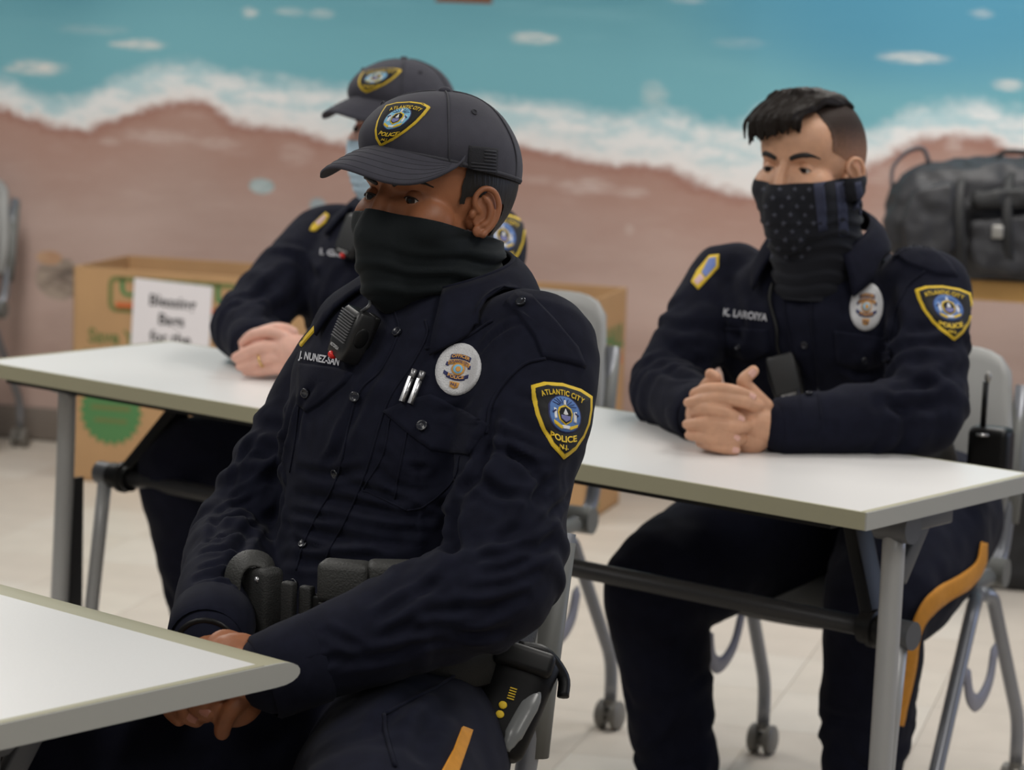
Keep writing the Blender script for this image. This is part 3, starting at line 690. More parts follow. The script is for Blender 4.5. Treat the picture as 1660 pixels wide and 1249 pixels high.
class Frame:
    def __init__(s, o, fwd, up=UP):
        s.o = Vector(o); s.u = Vector(up).normalized(); f = Vector(fwd); f = (f - s.u * f.dot(s.u)).normalized(); s.f = f; s.r = f.cross(s.u)
    def P(s, x, y, z): return s.o + s.r * x + s.f * y + s.u * z
    def arr(s, A): return np.array(s.o) + A[:, :1] * np.array(s.r) + A[:, 1:2] * np.array(s.f) + A[:, 2:3] * np.array(s.u)
    def inv(s, A):
        d = A - np.array(s.o); return np.stack([d @ np.array(s.r), d @ np.array(s.f), d @ np.array(s.u)], 1)
def yawdir(deg): a = math.radians(deg); return V(-math.sin(a), -math.cos(a), 0)

def crease(me, strokes, bv=None):
    """strokes: (list of 3d points, width, depth): soft valley with raised shoulders"""
    P = getv(me); Nn = getn(me); D = np.zeros(len(P))
    for pts, w, a in strokes:
        S = np.array([tuple(p) for p in resample(pts, 6)])
        lo = S.min(0) - 4 * w; hi = S.max(0) + 4 * w
        idx = np.where(((P > lo) & (P < hi)).all(1))[0]
        if len(idx) == 0: continue
        Q = P[idx]; best = np.full(len(idx), 1e9); tb = np.zeros(len(idx)); L = len(S) - 1
        for i in range(L):
            d = S[i + 1] - S[i]; l2 = max(d @ d, 1e-12); t = np.clip(((Q - S[i]) @ d) / l2, 0, 1)
            r = np.linalg.norm(Q - S[i] - t[:, None] * d, axis=1); b = r < best; best[b] = r[b]; tb[b] = ((i + t) / L)[b]
        fade = np.sin(np.pi * np.clip(tb, 0.0, 1.0)) ** 0.6
        D[idx] += fade * a * (-np.exp(-(best / w) ** 2) + 0.55 * np.exp(-((best - 2.0 * w) / (0.9 * w)) ** 2))
    setv(me, P + Nn * D[:, None] * 1.35)
def hit(bv, px, py, ref=None, tol=0.12):
    r = ray(px, py).normalized(); h = bv.ray_cast(CAM, r)
    if h[0] is None or (ref is not None and abs((h[0] - CAM).dot(_F) - ref) > tol): return None, None
    n = h[1]
    if n.dot(r) > 0: n = -n
    return h[0], n
def strokes_px(bv, L):
    out = []
    for pts, w, a in L:
        q = [hit(bv, *p)[0] for p in pts]; q = [p for p in q if p is not None]
        if len(q) >= 2: out.append((q, w, a))
    return out
def drape(bv, poly, name, m, parent, off=0.0015, thick=0.002, rings=6, n=60, center=None, smooth=0, closed_curve=False, ref=None, tol=.12):
    """polygon given in the photo's frame, laid on the cloth it is sewn to"""
    P = [np.array(p, float) for p in poly]
    if closed_curve: P = [np.array(p) for p in resample(list(P) + [P[0]], 8)[:-1]]
    # resample by length
    seg = [np.linalg.norm(P[(i + 1) % len(P)] - P[i]) for i in range(len(P))]; tot = sum(seg); B = []
    for i in range(len(P)):
        k = max(1, int(round(n * seg[i] / tot)))
        for j in range(k): B.append(P[i] + (P[(i + 1) % len(P)] - P[i]) * j / k)
    c = np.mean(B, 0) if center is None else np.array(center, float); nb = len(B)
    h0, n0 = hit(bv, *c, ref=ref, tol=tol)
    if h0 is None: print('drape miss', name); return None
    d0 = (h0 - CAM).dot(_F)
    def cast(p):
        h, nn = hit(bv, p[0], p[1])
        if h is None or abs((h - CAM).dot(_F) - d0) > tol:
            q = CAM + ray(*p) * d0; g = bv.find_nearest(q)
            if g[0] is None or (g[0] - q).length > .06: return q, n0
            nn = g[1] if g[1].dot(n0) > -.2 else n0
            return g[0], nn
        return h, nn
    pts = [cast(c)]; 
    for k in range(1, rings + 1):
        for b in B: pts.append(cast(c + (b - c) * (k / rings)))
    nv = np.array([tuple(q[1]) for q in pts])
    # smooth the normals a little so that the piece lies cleanly
    nm = nv.mean(0); nm /= np.linalg.norm(nm)
    vs = []
    for (p, q), nn in zip(pts, nv):
        nn = Vector(nn * .5 + nm * .5).normalized(); vs.append(p + nn * off)
    fs = [(0, 1 + j, 1 + (j + 1) % nb) for j in range(nb)]
    for k in range(rings - 1):
        a, b = 1 + k * nb, 1 + (k + 1) * nb
        for j in range(nb): fs.append((a + j, b + j, b + (j + 1) % nb, a + (j + 1) % nb))
    base = len(vs); a = 1 + (rings - 1) * nb
    for j in range(nb):
        p = vs[a + j]; vs.append(p - Vector(nm) * (off + thick))
    for j in range(nb): fs.append((a + j, base + j, base + (j + 1) % nb, a + (j + 1) % nb))
    me = mesh(vs, fs)
    if smooth:
        bm = bmesh.new(); bm.from_mesh(me); ed = [v for v in bm.verts if v.index < a]
        for _ in range(smooth): bmesh.ops.smooth_vert(bm, verts=ed, factor=.5, use_axis_x=True, use_axis_y=True, use_axis_z=True)
        bm.to_mesh(me); bm.free(); me.shade_smooth()
    return link(name, me, m, parent)
def drape_geo(bv, vs2, fs, name, m, parent, off=0.003, ref=None, tol=.12):
    """flat thread work (letters) pressed on the cloth"""
    hs = [hit(bv, *p) for p in vs2]; good = [h for h in hs if h[0] is not None]
    if not good: print('letters miss', name); return None
    ds = np.median([(h[0] - CAM).dot(_F) for h in good]); nm = sum((h[1] for h in good), Vector()).normalized(); out = []
    for p, h in zip(vs2, hs):
        if h[0] is None or abs((h[0] - CAM).dot(_F) - ds) > tol:
            g = bv.find_nearest(CAM + ray(*p) * ds); out.append((g[0] if g[0] is not None else CAM + ray(*p) * ds) + nm * off)
        else: out.append(h[0] + (h[1] * .4 + nm * .6).normalized() * off)
    return link(name, mesh(out, fs, False), m, parent)
def stitch(bv, pts, name, m, parent, r=.0012, off=.0012, k=6, flat=1.0):
    q = []
    for p in resample(pts, k):
        h, nn = hit(bv, *p)
        if h is not None: q.append(h + nn * off)
    if len(q) < 2: return None
    mb = MB(); mb.tube(q, r, 8, flat=flat); return mb.build(name, m, parent)
def ribbon(bv, pts, name, m, parent, off=.003, k=6, across=5):
    """pts: (px, py, half width in px) along the middle of a sewn-on band"""
    S = resample(pts, k); vs = []; n = len(S); h0 = None
    for i, s in enumerate(S):
        t = S[min(i + 1, n - 1)][:2] - S[max(i - 1, 0)][:2]; t = t / np.linalg.norm(t); p = np.array([-t[1], t[0]])
        for a in range(across):
            q = s[:2] + p * s[2] * (a / (across - 1) * 2 - 1); h, nn = hit(bv, *q)
            if h is None or (h0 is not None and (h - h0).length > .12):
                g = bv.find_nearest(CAM + ray(*q) * ((h0 - CAM).dot(_F) if h0 is not None else 4.5)); h, nn = g[0], g[1]
                if nn.dot(ray(*q)) > .3: nn = -nn
            h0 = h; vs.append(h + nn * off)
    fs = [(i * across + a, i * across + a + 1, (i + 1) * across + a + 1, (i + 1) * across + a) for i in range(n - 1) for a in range(across - 1)]
    o = link(name, mesh(vs, fs), m, parent); md = o.modifiers.new('thick', 'SOLIDIFY'); md.thickness = .002; md.offset = 0; return o
def button(bv, px, py, r, parent, m=None, name='button'):
    h, nn = hit(bv, px, py)
    if h is None: return
    x = nn.orthogonal().normalized(); y = nn.cross(x); mb = MB()
    h = h + nn * .0028
    prof = [(-.003, r * .9), (.0002, r), (.0016, r), (.0022, r * .82), (.0012, r * .62), (.0010, r * .25)]
    mb.loft([[h + nn * a + x * (b * math.cos(t)) + y * (b * math.sin(t)) for t in [2 * math.pi * i / 18 for i in range(18)]] for a, b in prof])
    o = mb.build(name, m or M_BUTTON, parent)
    hole = MB()
    for i in range(4):
        t = math.pi / 4 + i * math.pi / 2; c = h + nn * .0012 + x * (r * .3 * math.cos(t)) + y * (r * .3 * math.sin(t))
        hole.tube([c - nn * .001, c + nn * .0004], r * .12, 6)
    return o
# ---- embroidered shield patch
SHIELD = [(-1, .82), (-.62, .98), (0, 1.05), (.62, .98), (1, .82), (.98, .42), (.88, -.05), (.68, -.5), (.38, -.92), (0, -1.25), (-.38, -.92), (-.68, -.5), (-.88, -.05), (-.98, .42)]
def shield_patch(bv, C, U, Vv, parent, pname, oval=None, ref=None, letters=True, tol=.12):
    oval = oval or M_PBLUE
    C, U, Vv = np.array(C, float), np.array(U, float), np.array(Vv, float)
    A = lambda p: tuple(C + U * p[0] + Vv * p[1])
    out = []
    for i in range(len(SHIELD)):       # straight shoulders, slightly curved flanks
        a, b = np.array(SHIELD[i]), np.array(SHIELD[(i + 1) % len(SHIELD)])
        for t in (0, .5): out.append(tuple(a + (b - a) * t))
    o = drape(bv, [A(p) for p in out], pname, M_YELLOW, parent, off=.0024, thick=.004, rings=5, n=80, center=A((0, .05)), ref=ref, tol=tol)
    if o is None: return
    def poly(pts, nm, m, off, n=40, center=None): return drape(bv, [A(p) for p in pts], nm, m, o, off=off, thick=.0006, rings=4, n=n, center=None if center is None else A(center), ref=ref, tol=tol)
    fld = poly([(x * .88, .02 + (y - .02) * .885) for x, y in out], 'black_field', M_PBLACK, .0044, 90, (0, .05)); bf = bvh(fld.data)
    ell = lambda cx, cy, a, b, n=24: [(cx + a * math.cos(2 * math.pi * i / n), cy + b * math.sin(2 * math.pi * i / n)) for i in range(n)]
    poly(ell(.0, .08, .54, .58), 'oval_border', M_PNAVY, .0050)
    poly(ell(.0, .08, .50, .54), 'oval_field', oval, .0055)
    for i in range(9):                 # sun rays behind the lighthouse
        a = math.radians(20 + i * 17.5); x0, y0 = .16 * math.cos(a), .30 + .1 * math.sin(a); x1, y1 = .40 * math.cos(a), .26 + .30 * math.sin(a)
        w = .008; nx, ny = -(y1 - y0), (x1 - x0); l = math.hypot(nx, ny); nx, ny = nx / l * w, ny / l * w
        poly([(x0 + nx, y0 + ny), (x1 + nx, y1 + ny), (x1 - nx, y1 - ny), (x0 - nx, y0 - ny)], 'ray', M_PNAVY, .0059, 8)
    poly([(-.25, .12), (-.2, .28), (0, .38), (.2, .28), (.25, .12), (.2, -.12), (0, -.26), (-.2, -.12)], 'crest_frame', M_YELLOW, .0060, 30)
    poly([(-.2, .12), (-.15, .25), (0, .32), (.15, .25), (.2, .12), (.16, -.1), (0, -.21), (-.16, -.1)], 'crest_field', M_PBLACK, .0065, 30)
    poly([(-.15, .03), (.15, .03), (.14, -.08), (0, -.17), (-.14, -.08)], 'crest_water', M_PPURP, .0070, 20)
    poly([(-.07, .08), (0, .25), (.08, .08), (0, .05)], 'sail', M_PWHITE, .0070, 14)
    poly([(-.03, .36), (-.02, .5), (.02, .5), (.03, .36)], 'lighthouse', M_PWHITE, .0068, 10)
    for s in (-1, 1):
        poly([(s * .28, .2), (s * .36, .22), (s * .34, -.12), (s * .27, -.1)], 'supporter', M_PWHITE, .0064, 14)
        poly([(s * .3, .2), (s * .42, .12), (s * .4, .08), (s * .3, .14)], 'supporter_arm', M_PNAVY, .0068, 10)
        poly([(s * .1, -.3), (s * .38, -.16), (s * .36, -.26), (s * .12, -.39)], 'ribbon', M_YELLOW, .0066, 14)
    poly([(-.12, -.27), (.12, -.27), (.1, -.37), (-.1, -.37)], 'ribbon', M_PWHITE, .0068, 12)
    if letters:
        def arc_text(txt, cy, R, span, h, nm, bold=.035):
            n = len(txt); vs = []; fs = []; adv = []; pos = 0.0
            for ch in txt:
                if ch == ' ': w_ = .30
                else:
                    me = font_mesh(ch, 1.0, 0, bold); xs = [v.co.x for v in me.vertices]; w_ = max(xs) - min(xs) + .13; bpy.data.meshes.remove(me)
                adv.append(pos + w_ / 2); pos += w_
            for i, ch in enumerate(txt):
                if ch == ' ': continue
                me = font_mesh(ch, 1.0, 0, bold); t = (adv[i] / pos - .5) * span
                x0, y0 = R * math.sin(t), cy + R * math.cos(t) if R > 0 else 0
                if R < 0: x0, y0 = -R * math.sin(t), cy + R * math.cos(t)
                c, s = math.cos(-t if R > 0 else t), math.sin(-t if R > 0 else t); b = len(vs)
                for v in me.vertices:
                    x, y = v.co.x * h * .95, v.co.y * h * 1.25; vs.append(A((x0 + x * c - y * s, y0 + x * s + y * c)))
                fs += [tuple(q + b for q in p.vertices) for p in me.polygons]; bpy.data.meshes.remove(me)
            drape_geo(bf, vs, fs, nm, M_YELLOW, o, off=.0022, ref=ref, tol=tol)
        arc_text('ATLANTIC CITY', -.98, 1.735, .86, .180, 'arched_lettering')
        me = font_mesh('POLICE', 1.0, 0, .03, 1.0); w = max(v.co.x for v in me.vertices)
        drape_geo(bf, [A((v.co.x / w * .44, -.62 + v.co.y * .26 - .10 * (1 - (v.co.x / w) ** 2) + .05)) for v in me.vertices], [tuple(p.vertices) for p in me.polygons], 'lower_lettering', M_YELLOW, o, off=.0020, tol=tol)
        me = font_mesh('N.J.', 1.0, 0, .02, 1.0); w = max(v.co.x for v in me.vertices)
        drape_geo(bf, [A((v.co.x / w * .15, -.90 + v.co.y * .17)) for v in me.vertices], [tuple(p.vertices) for p in me.polygons], 'state_lettering', M_YELLOW, o, off=.0020, tol=tol)
    return o
def oval_badge(bv, C, U, Vv, parent, letters=True):
    C, U, Vv = np.array(C, float), np.array(U, float), np.array(Vv, float)
    A = lambda p: tuple(C + U * p[0] + Vv * p[1])
    ell = lambda cx, cy, a, b, n=32: [(cx + a * math.cos(2 * math.pi * i / n), cy + b * math.sin(2 * math.pi * i / n)) for i in range(n)]
    o = drape(bv, [A(p) for p in ell(0, 0, 1, 1)], 'badge', M_SILVER, parent, off=.0032, thick=.005, n=64)
    if o is None: return
    o['label'] = 'silver oval embroidered badge'
    def poly(pts, nm, m, off, n=30): return drape(bv, [A(p) for p in pts], nm, m, o, off=off, thick=.0006, rings=3, n=n)
    def arcband(y0, y1, half, bend, n=8):
        top = [(half * t, y1 - bend * t * t) for t in np.linspace(-1, 1, n)]; bot = [(half * t, y0 - bend * t * t) for t in np.linspace(1, -1, n)]; return top + bot
    poly(arcband(.38, .56, .46, .07), 'rank_banner', M_PNAVY, .0042)
    poly(arcband(.19, .35, .50, .10), 'city_banner', M_BGOLD, .0042)
    for s in (-1, 1):
        poly([(s * .46, .18), (s * .58, .2), (s * .60, .06), (s * .48, .04)], 'scroll_end', M_PNAVY, .0040, 12)
        poly([(s * .44, -.2), (s * .60, -.14), (s * .60, -.28), (s * .46, -.34)], 'scroll_end', M_PNAVY, .0040, 12)
    poly(ell(0, -.02, .30, .24, 22), 'seal_ring', M_BGOLD, .0046); poly(ell(0, -.02, .22, .175, 20), 'seal_field', M_PCYAN, .0052); poly(ell(.02, -.03, .12, .11, 12), 'seal_crest', M_BGOLD, .0058, 12)
    poly(arcband(-.46, -.27, .44, -.07), 'police_banner', M_PNAVY, .0042)
    poly([(-.22, -.52), (.22, -.52), (.18, -.72), (0, -.78), (-.18, -.72)], 'number_scroll', M_BGOLD, .0042, 16)
    if letters:
        def tx(t, y, hw, h, bend, m):
            me = font_mesh(t, 1.0, 0, .03); w = max(v.co.x for v in me.vertices)
            drape_geo(bv, [A((v.co.x / w * hw, y + v.co.y * h - bend * (v.co.x / w) ** 2)) for v in me.vertices], [tuple(p.vertices) for p in me.polygons], 'badge_lettering', m, o, off=.0054)
        tx('OFFICER', .47, .42, .17, .07, M_BGOLD); tx('ATLANTIC CITY', .27, .46, .14, .10, M_PNAVY); tx('POLICE', -.365, .38, .17, -.07, M_BGOLD); tx('N.J.', -.63, .15, .15, 0, M_PNAVY)
    return o
def text_px(bv, txt, a, b, h, name, m, parent, off=.0016, bold=.03):
    """text between photo points a and b (baseline centre line), letter height h in photo pixels"""
    me = font_mesh(txt, 1.0, 0, bold); xs = [v.co.x for v in me.vertices]; w0, w1 = min(xs), max(xs)
    a, b = np.array(a, float), np.array(b, float); d = b - a; nrm = np.array([d[1], -d[0]]) / np.linalg.norm(d)
    vs = [tuple(a + d * ((v.co.x - w0) / (w1 - w0)) + nrm * (v.co.y * h * 1.35)) for v in me.vertices]
    return drape_geo(bv, vs, [tuple(p.vertices) for p in me.polygons], name, m, parent, off=off)

# ---- head
def head_shapes(g=1.0, neck=True):
    b = MB()
    b.sphere((0, -.012, .036), (.0765 * g, .098 * g, .091 * g), 40, 24)
    b.sphere((0, .030, -.032), (.0635 * g, .066 * g, .074 * g), 32, 20)
    b.sphere((0, .034, -.068), (.051 * g, .052 * g, .043 * g), 28, 16)
    b.sphere((0, .028, .045), (.0665 * g, .063 * g, .060 * g), 32, 18)
    for s in (-1, 1): b.sphere((s * .037, .052, -.016), (.030 * g, .033 * g, .030 * g), 20, 12)
    b.tube([(0, .079, .026), (0, .091, .008), (0, .099, -.012), (0, .105, -.028)], [.0078 * g, .0085 * g, .0100 * g, .0120 * g], 16, dome=True)
    for s in (-1, 1): b.sphere((s * .012, .094, -.030), .0095 * g, 14, 8)
    for s in (-1, 1): b.sphere((s * .0315, .0675, .008), .0128, 20, 12)
    if neck: b.tube([(0, -.018, -.04), (0, -.028, -.11), (0, -.036, -.17)], [.056 * g, .056 * g, .060 * g], 24)
    return b
def lid(F, cx, cy, cz, r, upper, openu=21, opend=-14):
    vs = []; fs = []; na, ne = 24, 8
    for i in range(na + 1):
        a = -80 + 160 * i / na; q = max(0.0, 1 - (a / 56.0) ** 2)
        e0 = (openu if upper else opend) * q ** .8 + (-2 if abs(a) < 80 else 0)
        e1 = 72 if upper else -72
        for j in range(ne + 1):
            e = e0 + (e1 - e0) * j / ne; rr = r + .0012 * (1 if j == 0 else 0) * 0
            ca, sa, ce, se = math.cos(math.radians(a)), math.sin(math.radians(a)), math.cos(math.radians(e)), math.sin(math.radians(e))
            vs.append((cx + rr * ce * sa, cy + rr * ce * ca, cz + rr * se))
    for i in range(na):
        for j in range(ne):
            a = i * (ne + 1) + j; f = (a, a + 1, a + ne + 2, a + ne + 1); fs.append(f if not upper else f[::-1])
    return vs, fs
def ear_shape(s):
    """s=-1 left ear (local -x), +1 right ear"""
    b = MB(); n = V(s * .88, .42, .08).normalized(); v = V(0, -.16, 1); v = (v - n * v.dot(n)).normalized(); u = v.cross(n) * (-s); 
    if u.y < 0: u = -u
    c = V(s * .0775, .004, -.003)
    E = lambda a, h, d=0: c + u * a * .95 + v * h * .9 + n * d
    b.tube(resample([E(.004, -.001, -.001), E(.012, .008, .002), E(.013, .020, .003), E(.004, .0305, .004), E(-.009, .0285, .005), E(-.0175, .014, .005), E(-.0175, -.003, .004), E(-.012, -.017, .003), E(-.004, -.027, .002)], 5), [.0028] + [.0036] * 38 + [.0045, .005], 10, dome=True)
    b.tube(resample([E(.001, .020, .0), E(-.006, .013, .002), E(-.0095, .002, .003), E(-.008, -.010, .002), E(-.001, -.017, .001)], 5), [.003] + [.0042] * 19 + [.0035], 10, dome=True)
    b.sphere(E(-.003, .004, -.0035), (.0155, .026, .0040), 20, 10, u, v, n)
    b.sphere(E(.0125, -.004, -.0015), (.0045, .0065, .0045), 12, 8, u, v, n)
    b.sphere(E(.002, -.024, .000), (.0075, .0075, .0036), 14, 8, u, v, n)
    b.sphere(E(.006, .002, -.014), (.012, .024, .011), 16, 8, u, v, n)
    return remesh(b, .0011, 6)
def build_head(F, skin, parent_list, blink=(21, -14)):
    me = remesh(head_shapes(), .0026, 7)
    P = getv(me); D = np.zeros_like(P); fr = smoothstep(.045, .07, P[:, 1])
    for s in (-1, 1):
        g = np.exp(-((P[:, 0] - s * .026) / .016) ** 2 - ((P[:, 2] - .017) / .007) ** 2) * fr; D[:, 1] -= .0050 * g
        g = np.exp(-((P[:, 0] - s * .031) / .021) ** 2 - ((P[:, 2] - .029) / .0075) ** 2) * fr; D[:, 1] += .0042 * g
        g = np.exp(-((P[:, 0] - s * .042) / .016) ** 2 - ((P[:, 2] + .014) / .012) ** 2) * fr; D[:, 1] += .002 * g; D[:, 0] += s * .0015 * g
    setv(me, P + D)
    bits = [me]
    lids = MB()
    for s in (-1, 1):
        for up in (True, False):
            vs, fs = lid(None, s * .0315, .0675, .008, .0133, up, *blink); lids.add(vs, fs)
    bits.append(mesh(lids.v, lids.f)); bits += [ear_shape(-1), ear_shape(1)]
    al = joinmeshes(bits)
    loc = getv(al).copy(); setv(al, F.arr(loc)); al.shade_smooth()
    return al, me, loc
def build_eyes(F, root, gaze=(0, 0)):
    for s in (-1, 1):
        c = V(s * .0315, .0675, .008); g = V(gaze[0], 1, gaze[1]).normalized(); x = V(1, 0, 0); x = (x - g * x.dot(g)).normalized(); z = x.cross(g)
        b = MB(); vs = []
        for k in range(9):
            al = math.radians(60) * k / 8
            for j in range(24):
                t = 2 * math.pi * j / 24; vs.append(F.P(*(c + V(math.sin(al) * math.cos(t), math.cos(al), math.sin(al) * math.sin(t)) * .0126)))
        b.add(vs, [(k * 24 + j, (k + 1) * 24 + j, (k + 1) * 24 + (j + 1) % 24, k * 24 + (j + 1) % 24) for k in range(8) for j in range(24)])
        e = b.build('eye', M_EYE, root, fixn=False)
        for nm, r0, m, off in (('iris', .0060, M_IRIS, .00025), ('pupil', .0026, M_PUPIL, .0005)):
            b = MB(); vs = []; R = .0126 + off
            for k in range(5):
                rr = r0 * k / 4
                for j in range(20):
                    t = 2 * math.pi * j / 20; vs.append(c + g * math.sqrt(R * R - rr * rr) + x * (rr * math.cos(t)) + z * (rr * math.sin(t)))
            fs = [(k * 20 + j, k * 20 + (j + 1) % 20, (k + 1) * 20 + (j + 1) % 20, (k + 1) * 20 + j) for k in range(4) for j in range(20)]
            b.add([F.P(*v) for v in vs], fs); b.build(nm, m, e, fixn=False)
        b = MB(); R = .0139; pts = []
        for i in range(11):     # lash line along the upper lid
            a = -54 + 108 * i / 10; q = max(0, 1 - (a / 56.0) ** 2); e_ = 21 * q ** .8 - 2
            pts.append(F.P(c.x + R * math.cos(math.radians(e_)) * math.sin(math.radians(a)), c.y + R * math.cos(math.radians(e_)) * math.cos(math.radians(a)), c.z + R * math.sin(math.radians(e_))))
        b.tube(pts, .0007, 6); b.build('eyelash', M_HAIR, e)
def brows(F, root, hm, th=.0034, z0=.0255, head=None):
    tree = bvh(head)
    for s in (-1, 1):
        b = MB(); pts = []
        for x, dz in ((.012, -.001), (.022, .003), (.034, .0055), (.045, .004), (.052, -.001)):
            h = tree.ray_cast(V(s * x, .3, z0 + dz), V(0, -1, 0))[0]; pts.append(F.P(h.x, h.y + .0002, h.z))
        b.tube(resample(pts, 5), [th * .7] + [th] * 12 + [th * .8, th * .7, th * .6, th * .5, th * .4, th * .35, th * .3, th * .25], 8, flat=.55, up=F.u); b.build('eyebrow', hm, root)
def cut_shell(loc, polys, F, keep, off, name, m, root, jitter=0.0):
    """shell grown from the head surface where keep(local) is true; off may be an array"""
    k = keep(loc); ids = [p for p in polys if all(k[i] for i in p)]
    used = sorted({i for p in ids for i in p}); mp = {i: n for n, i in enumerate(used)}
    me0 = mesh([tuple(v) for v in loc], polys); nn = getn(me0); o = off(loc) if callable(off) else np.full(len(loc), off)
    L = loc + nn * o[:, None]
    bpy.data.meshes.remove(me0)
    A = F.arr(L[used]); me = mesh(A, [tuple(mp[i] for i in p) for p in ids])
    bm = bmesh.new(); bm.from_mesh(me)
    for _ in range(6): bmesh.ops.smooth_vert(bm, verts=[v for v in bm.verts if v.is_boundary], factor=.5, use_axis_x=True, use_axis_y=True, use_axis_z=True)
    bm.to_mesh(me); bm.free(); me.shade_smooth(); return link(name, me, m, root)
def gaiter(F, root, m, top_front, top_back, low=-.165, amp=.0022, seed=1.0, back=True, folds=True, ears=False):
    b = MB()
    b.sphere((0, .030, -.030), (.0665, .069, .076), 32, 20); b.sphere((0, -.012, .0), (.077, .090, .085), 32, 20)
    for s in (-1, 1): b.sphere((s * .036, .052, -.02), (.0315, .0345, .033), 20, 12)
    b.tube([(0, .080, .012), (0, .094, -.012), (0, .098, -.028), (0, .086, -.06), (0, .070, -.09)], [.011, .017, .022, .027, .030], 20, dome=True)
    b.sphere((0, .034, -.070), (.056, .056, .046), 28, 16)
    b.tube([(0, -.012, -.03), (0, -.010, -.08), (0, -.018, -.125), (0, -.024, -.21)], [.072, .073, .066, .060], 28)
    if ears:
        b.sphere((-.079, .002, -.012), (.014, .026, .026), 16, 10)
    me = remesh(b, .0034, 26)
    bm = bmesh.new(); bm.from_mesh(me)
    # top hem: a tilted plane through the nose bridge and below the ears
    f = V(0, .10, top_front); bk = V(0, -.06, top_back); nrm = (f - bk).cross(V(1, 0, 0)).normalized()
    if nrm.z < 0: nrm = -nrm
    bmesh.ops.bisect_plane(bm, geom=bm.verts[:] + bm.edges[:] + bm.faces[:], plane_co=f, plane_no=nrm, clear_outer=True)
    bmesh.ops.bisect_plane(bm, geom=bm.verts[:] + bm.edges[:] + bm.faces[:], plane_co=(0, 0, low), plane_no=(0, 0, -1), clear_outer=True)
    if not back: bmesh.ops.bisect_plane(bm, geom=bm.verts[:] + bm.edges[:] + bm.faces[:], plane_co=(0, -.002, 0), plane_no=(0, -1, -.25), clear_outer=True)
    bm.to_mesh(me); bm.free(); me.update()
    P = getv(me); nn = getn(me)
    ang = np.arctan2(P[:, 0], P[:, 1]); nz = vnoise(P, (14, 14, 9), seed); n2 = vnoise(P, (38, 38, 60), seed + 4)
    if folds:
        ph = 2 * np.pi * (P[:, 2] * 42 + .20 * np.abs(ang) + nz * .75)
        w = smoothstep(-.03, -.075, P[:, 2]) * (.45 + .55 * smoothstep(.3, 1.5, np.abs(ang)))
        w2 = smoothstep(.6, 1.4, np.abs(ang)) * .6 * smoothstep(.0, -.03, P[:, 2])
        d = .0035 + np.maximum(w, w2) * amp * (np.sin(ph) + .4 * np.sin(2.1 * ph + 1)) + n2 * .0008
    else:
        d = .002 + .0007 * np.sin(2 * np.pi * P[:, 2] * 70)
    hem = smoothstep(.0, .022, (np.array(tuple(f)) - P) @ np.array(tuple(nrm))); d = d * (.35 + .65 * hem)
    P = P + nn * d[:, None]
    loc = P.copy(); setv(me, F.arr(P)); me.shade_smooth()
    o = link('neck_gaiter' if back else 'face_mask', me, m, root)
    md = o.modifiers.new('thick', 'SOLIDIFY'); md.thickness = .0016; md.offset = 1
    return o, loc
M_CAP = mat('charcoal_cap_cloth', (0.050, 0.049, 0.063), 0.78, var=.05, vscale=60, bump=.12, bscale=900, sheen=.06, spec=.18)
M_CAPD = mat('charcoal_cap_seam', (0.036, 0.036, 0.046), 0.8)
M_FLAG = mat('black_flag_patch', (0.010, 0.010, 0.014), 0.8, bump=.5, bscale=900)
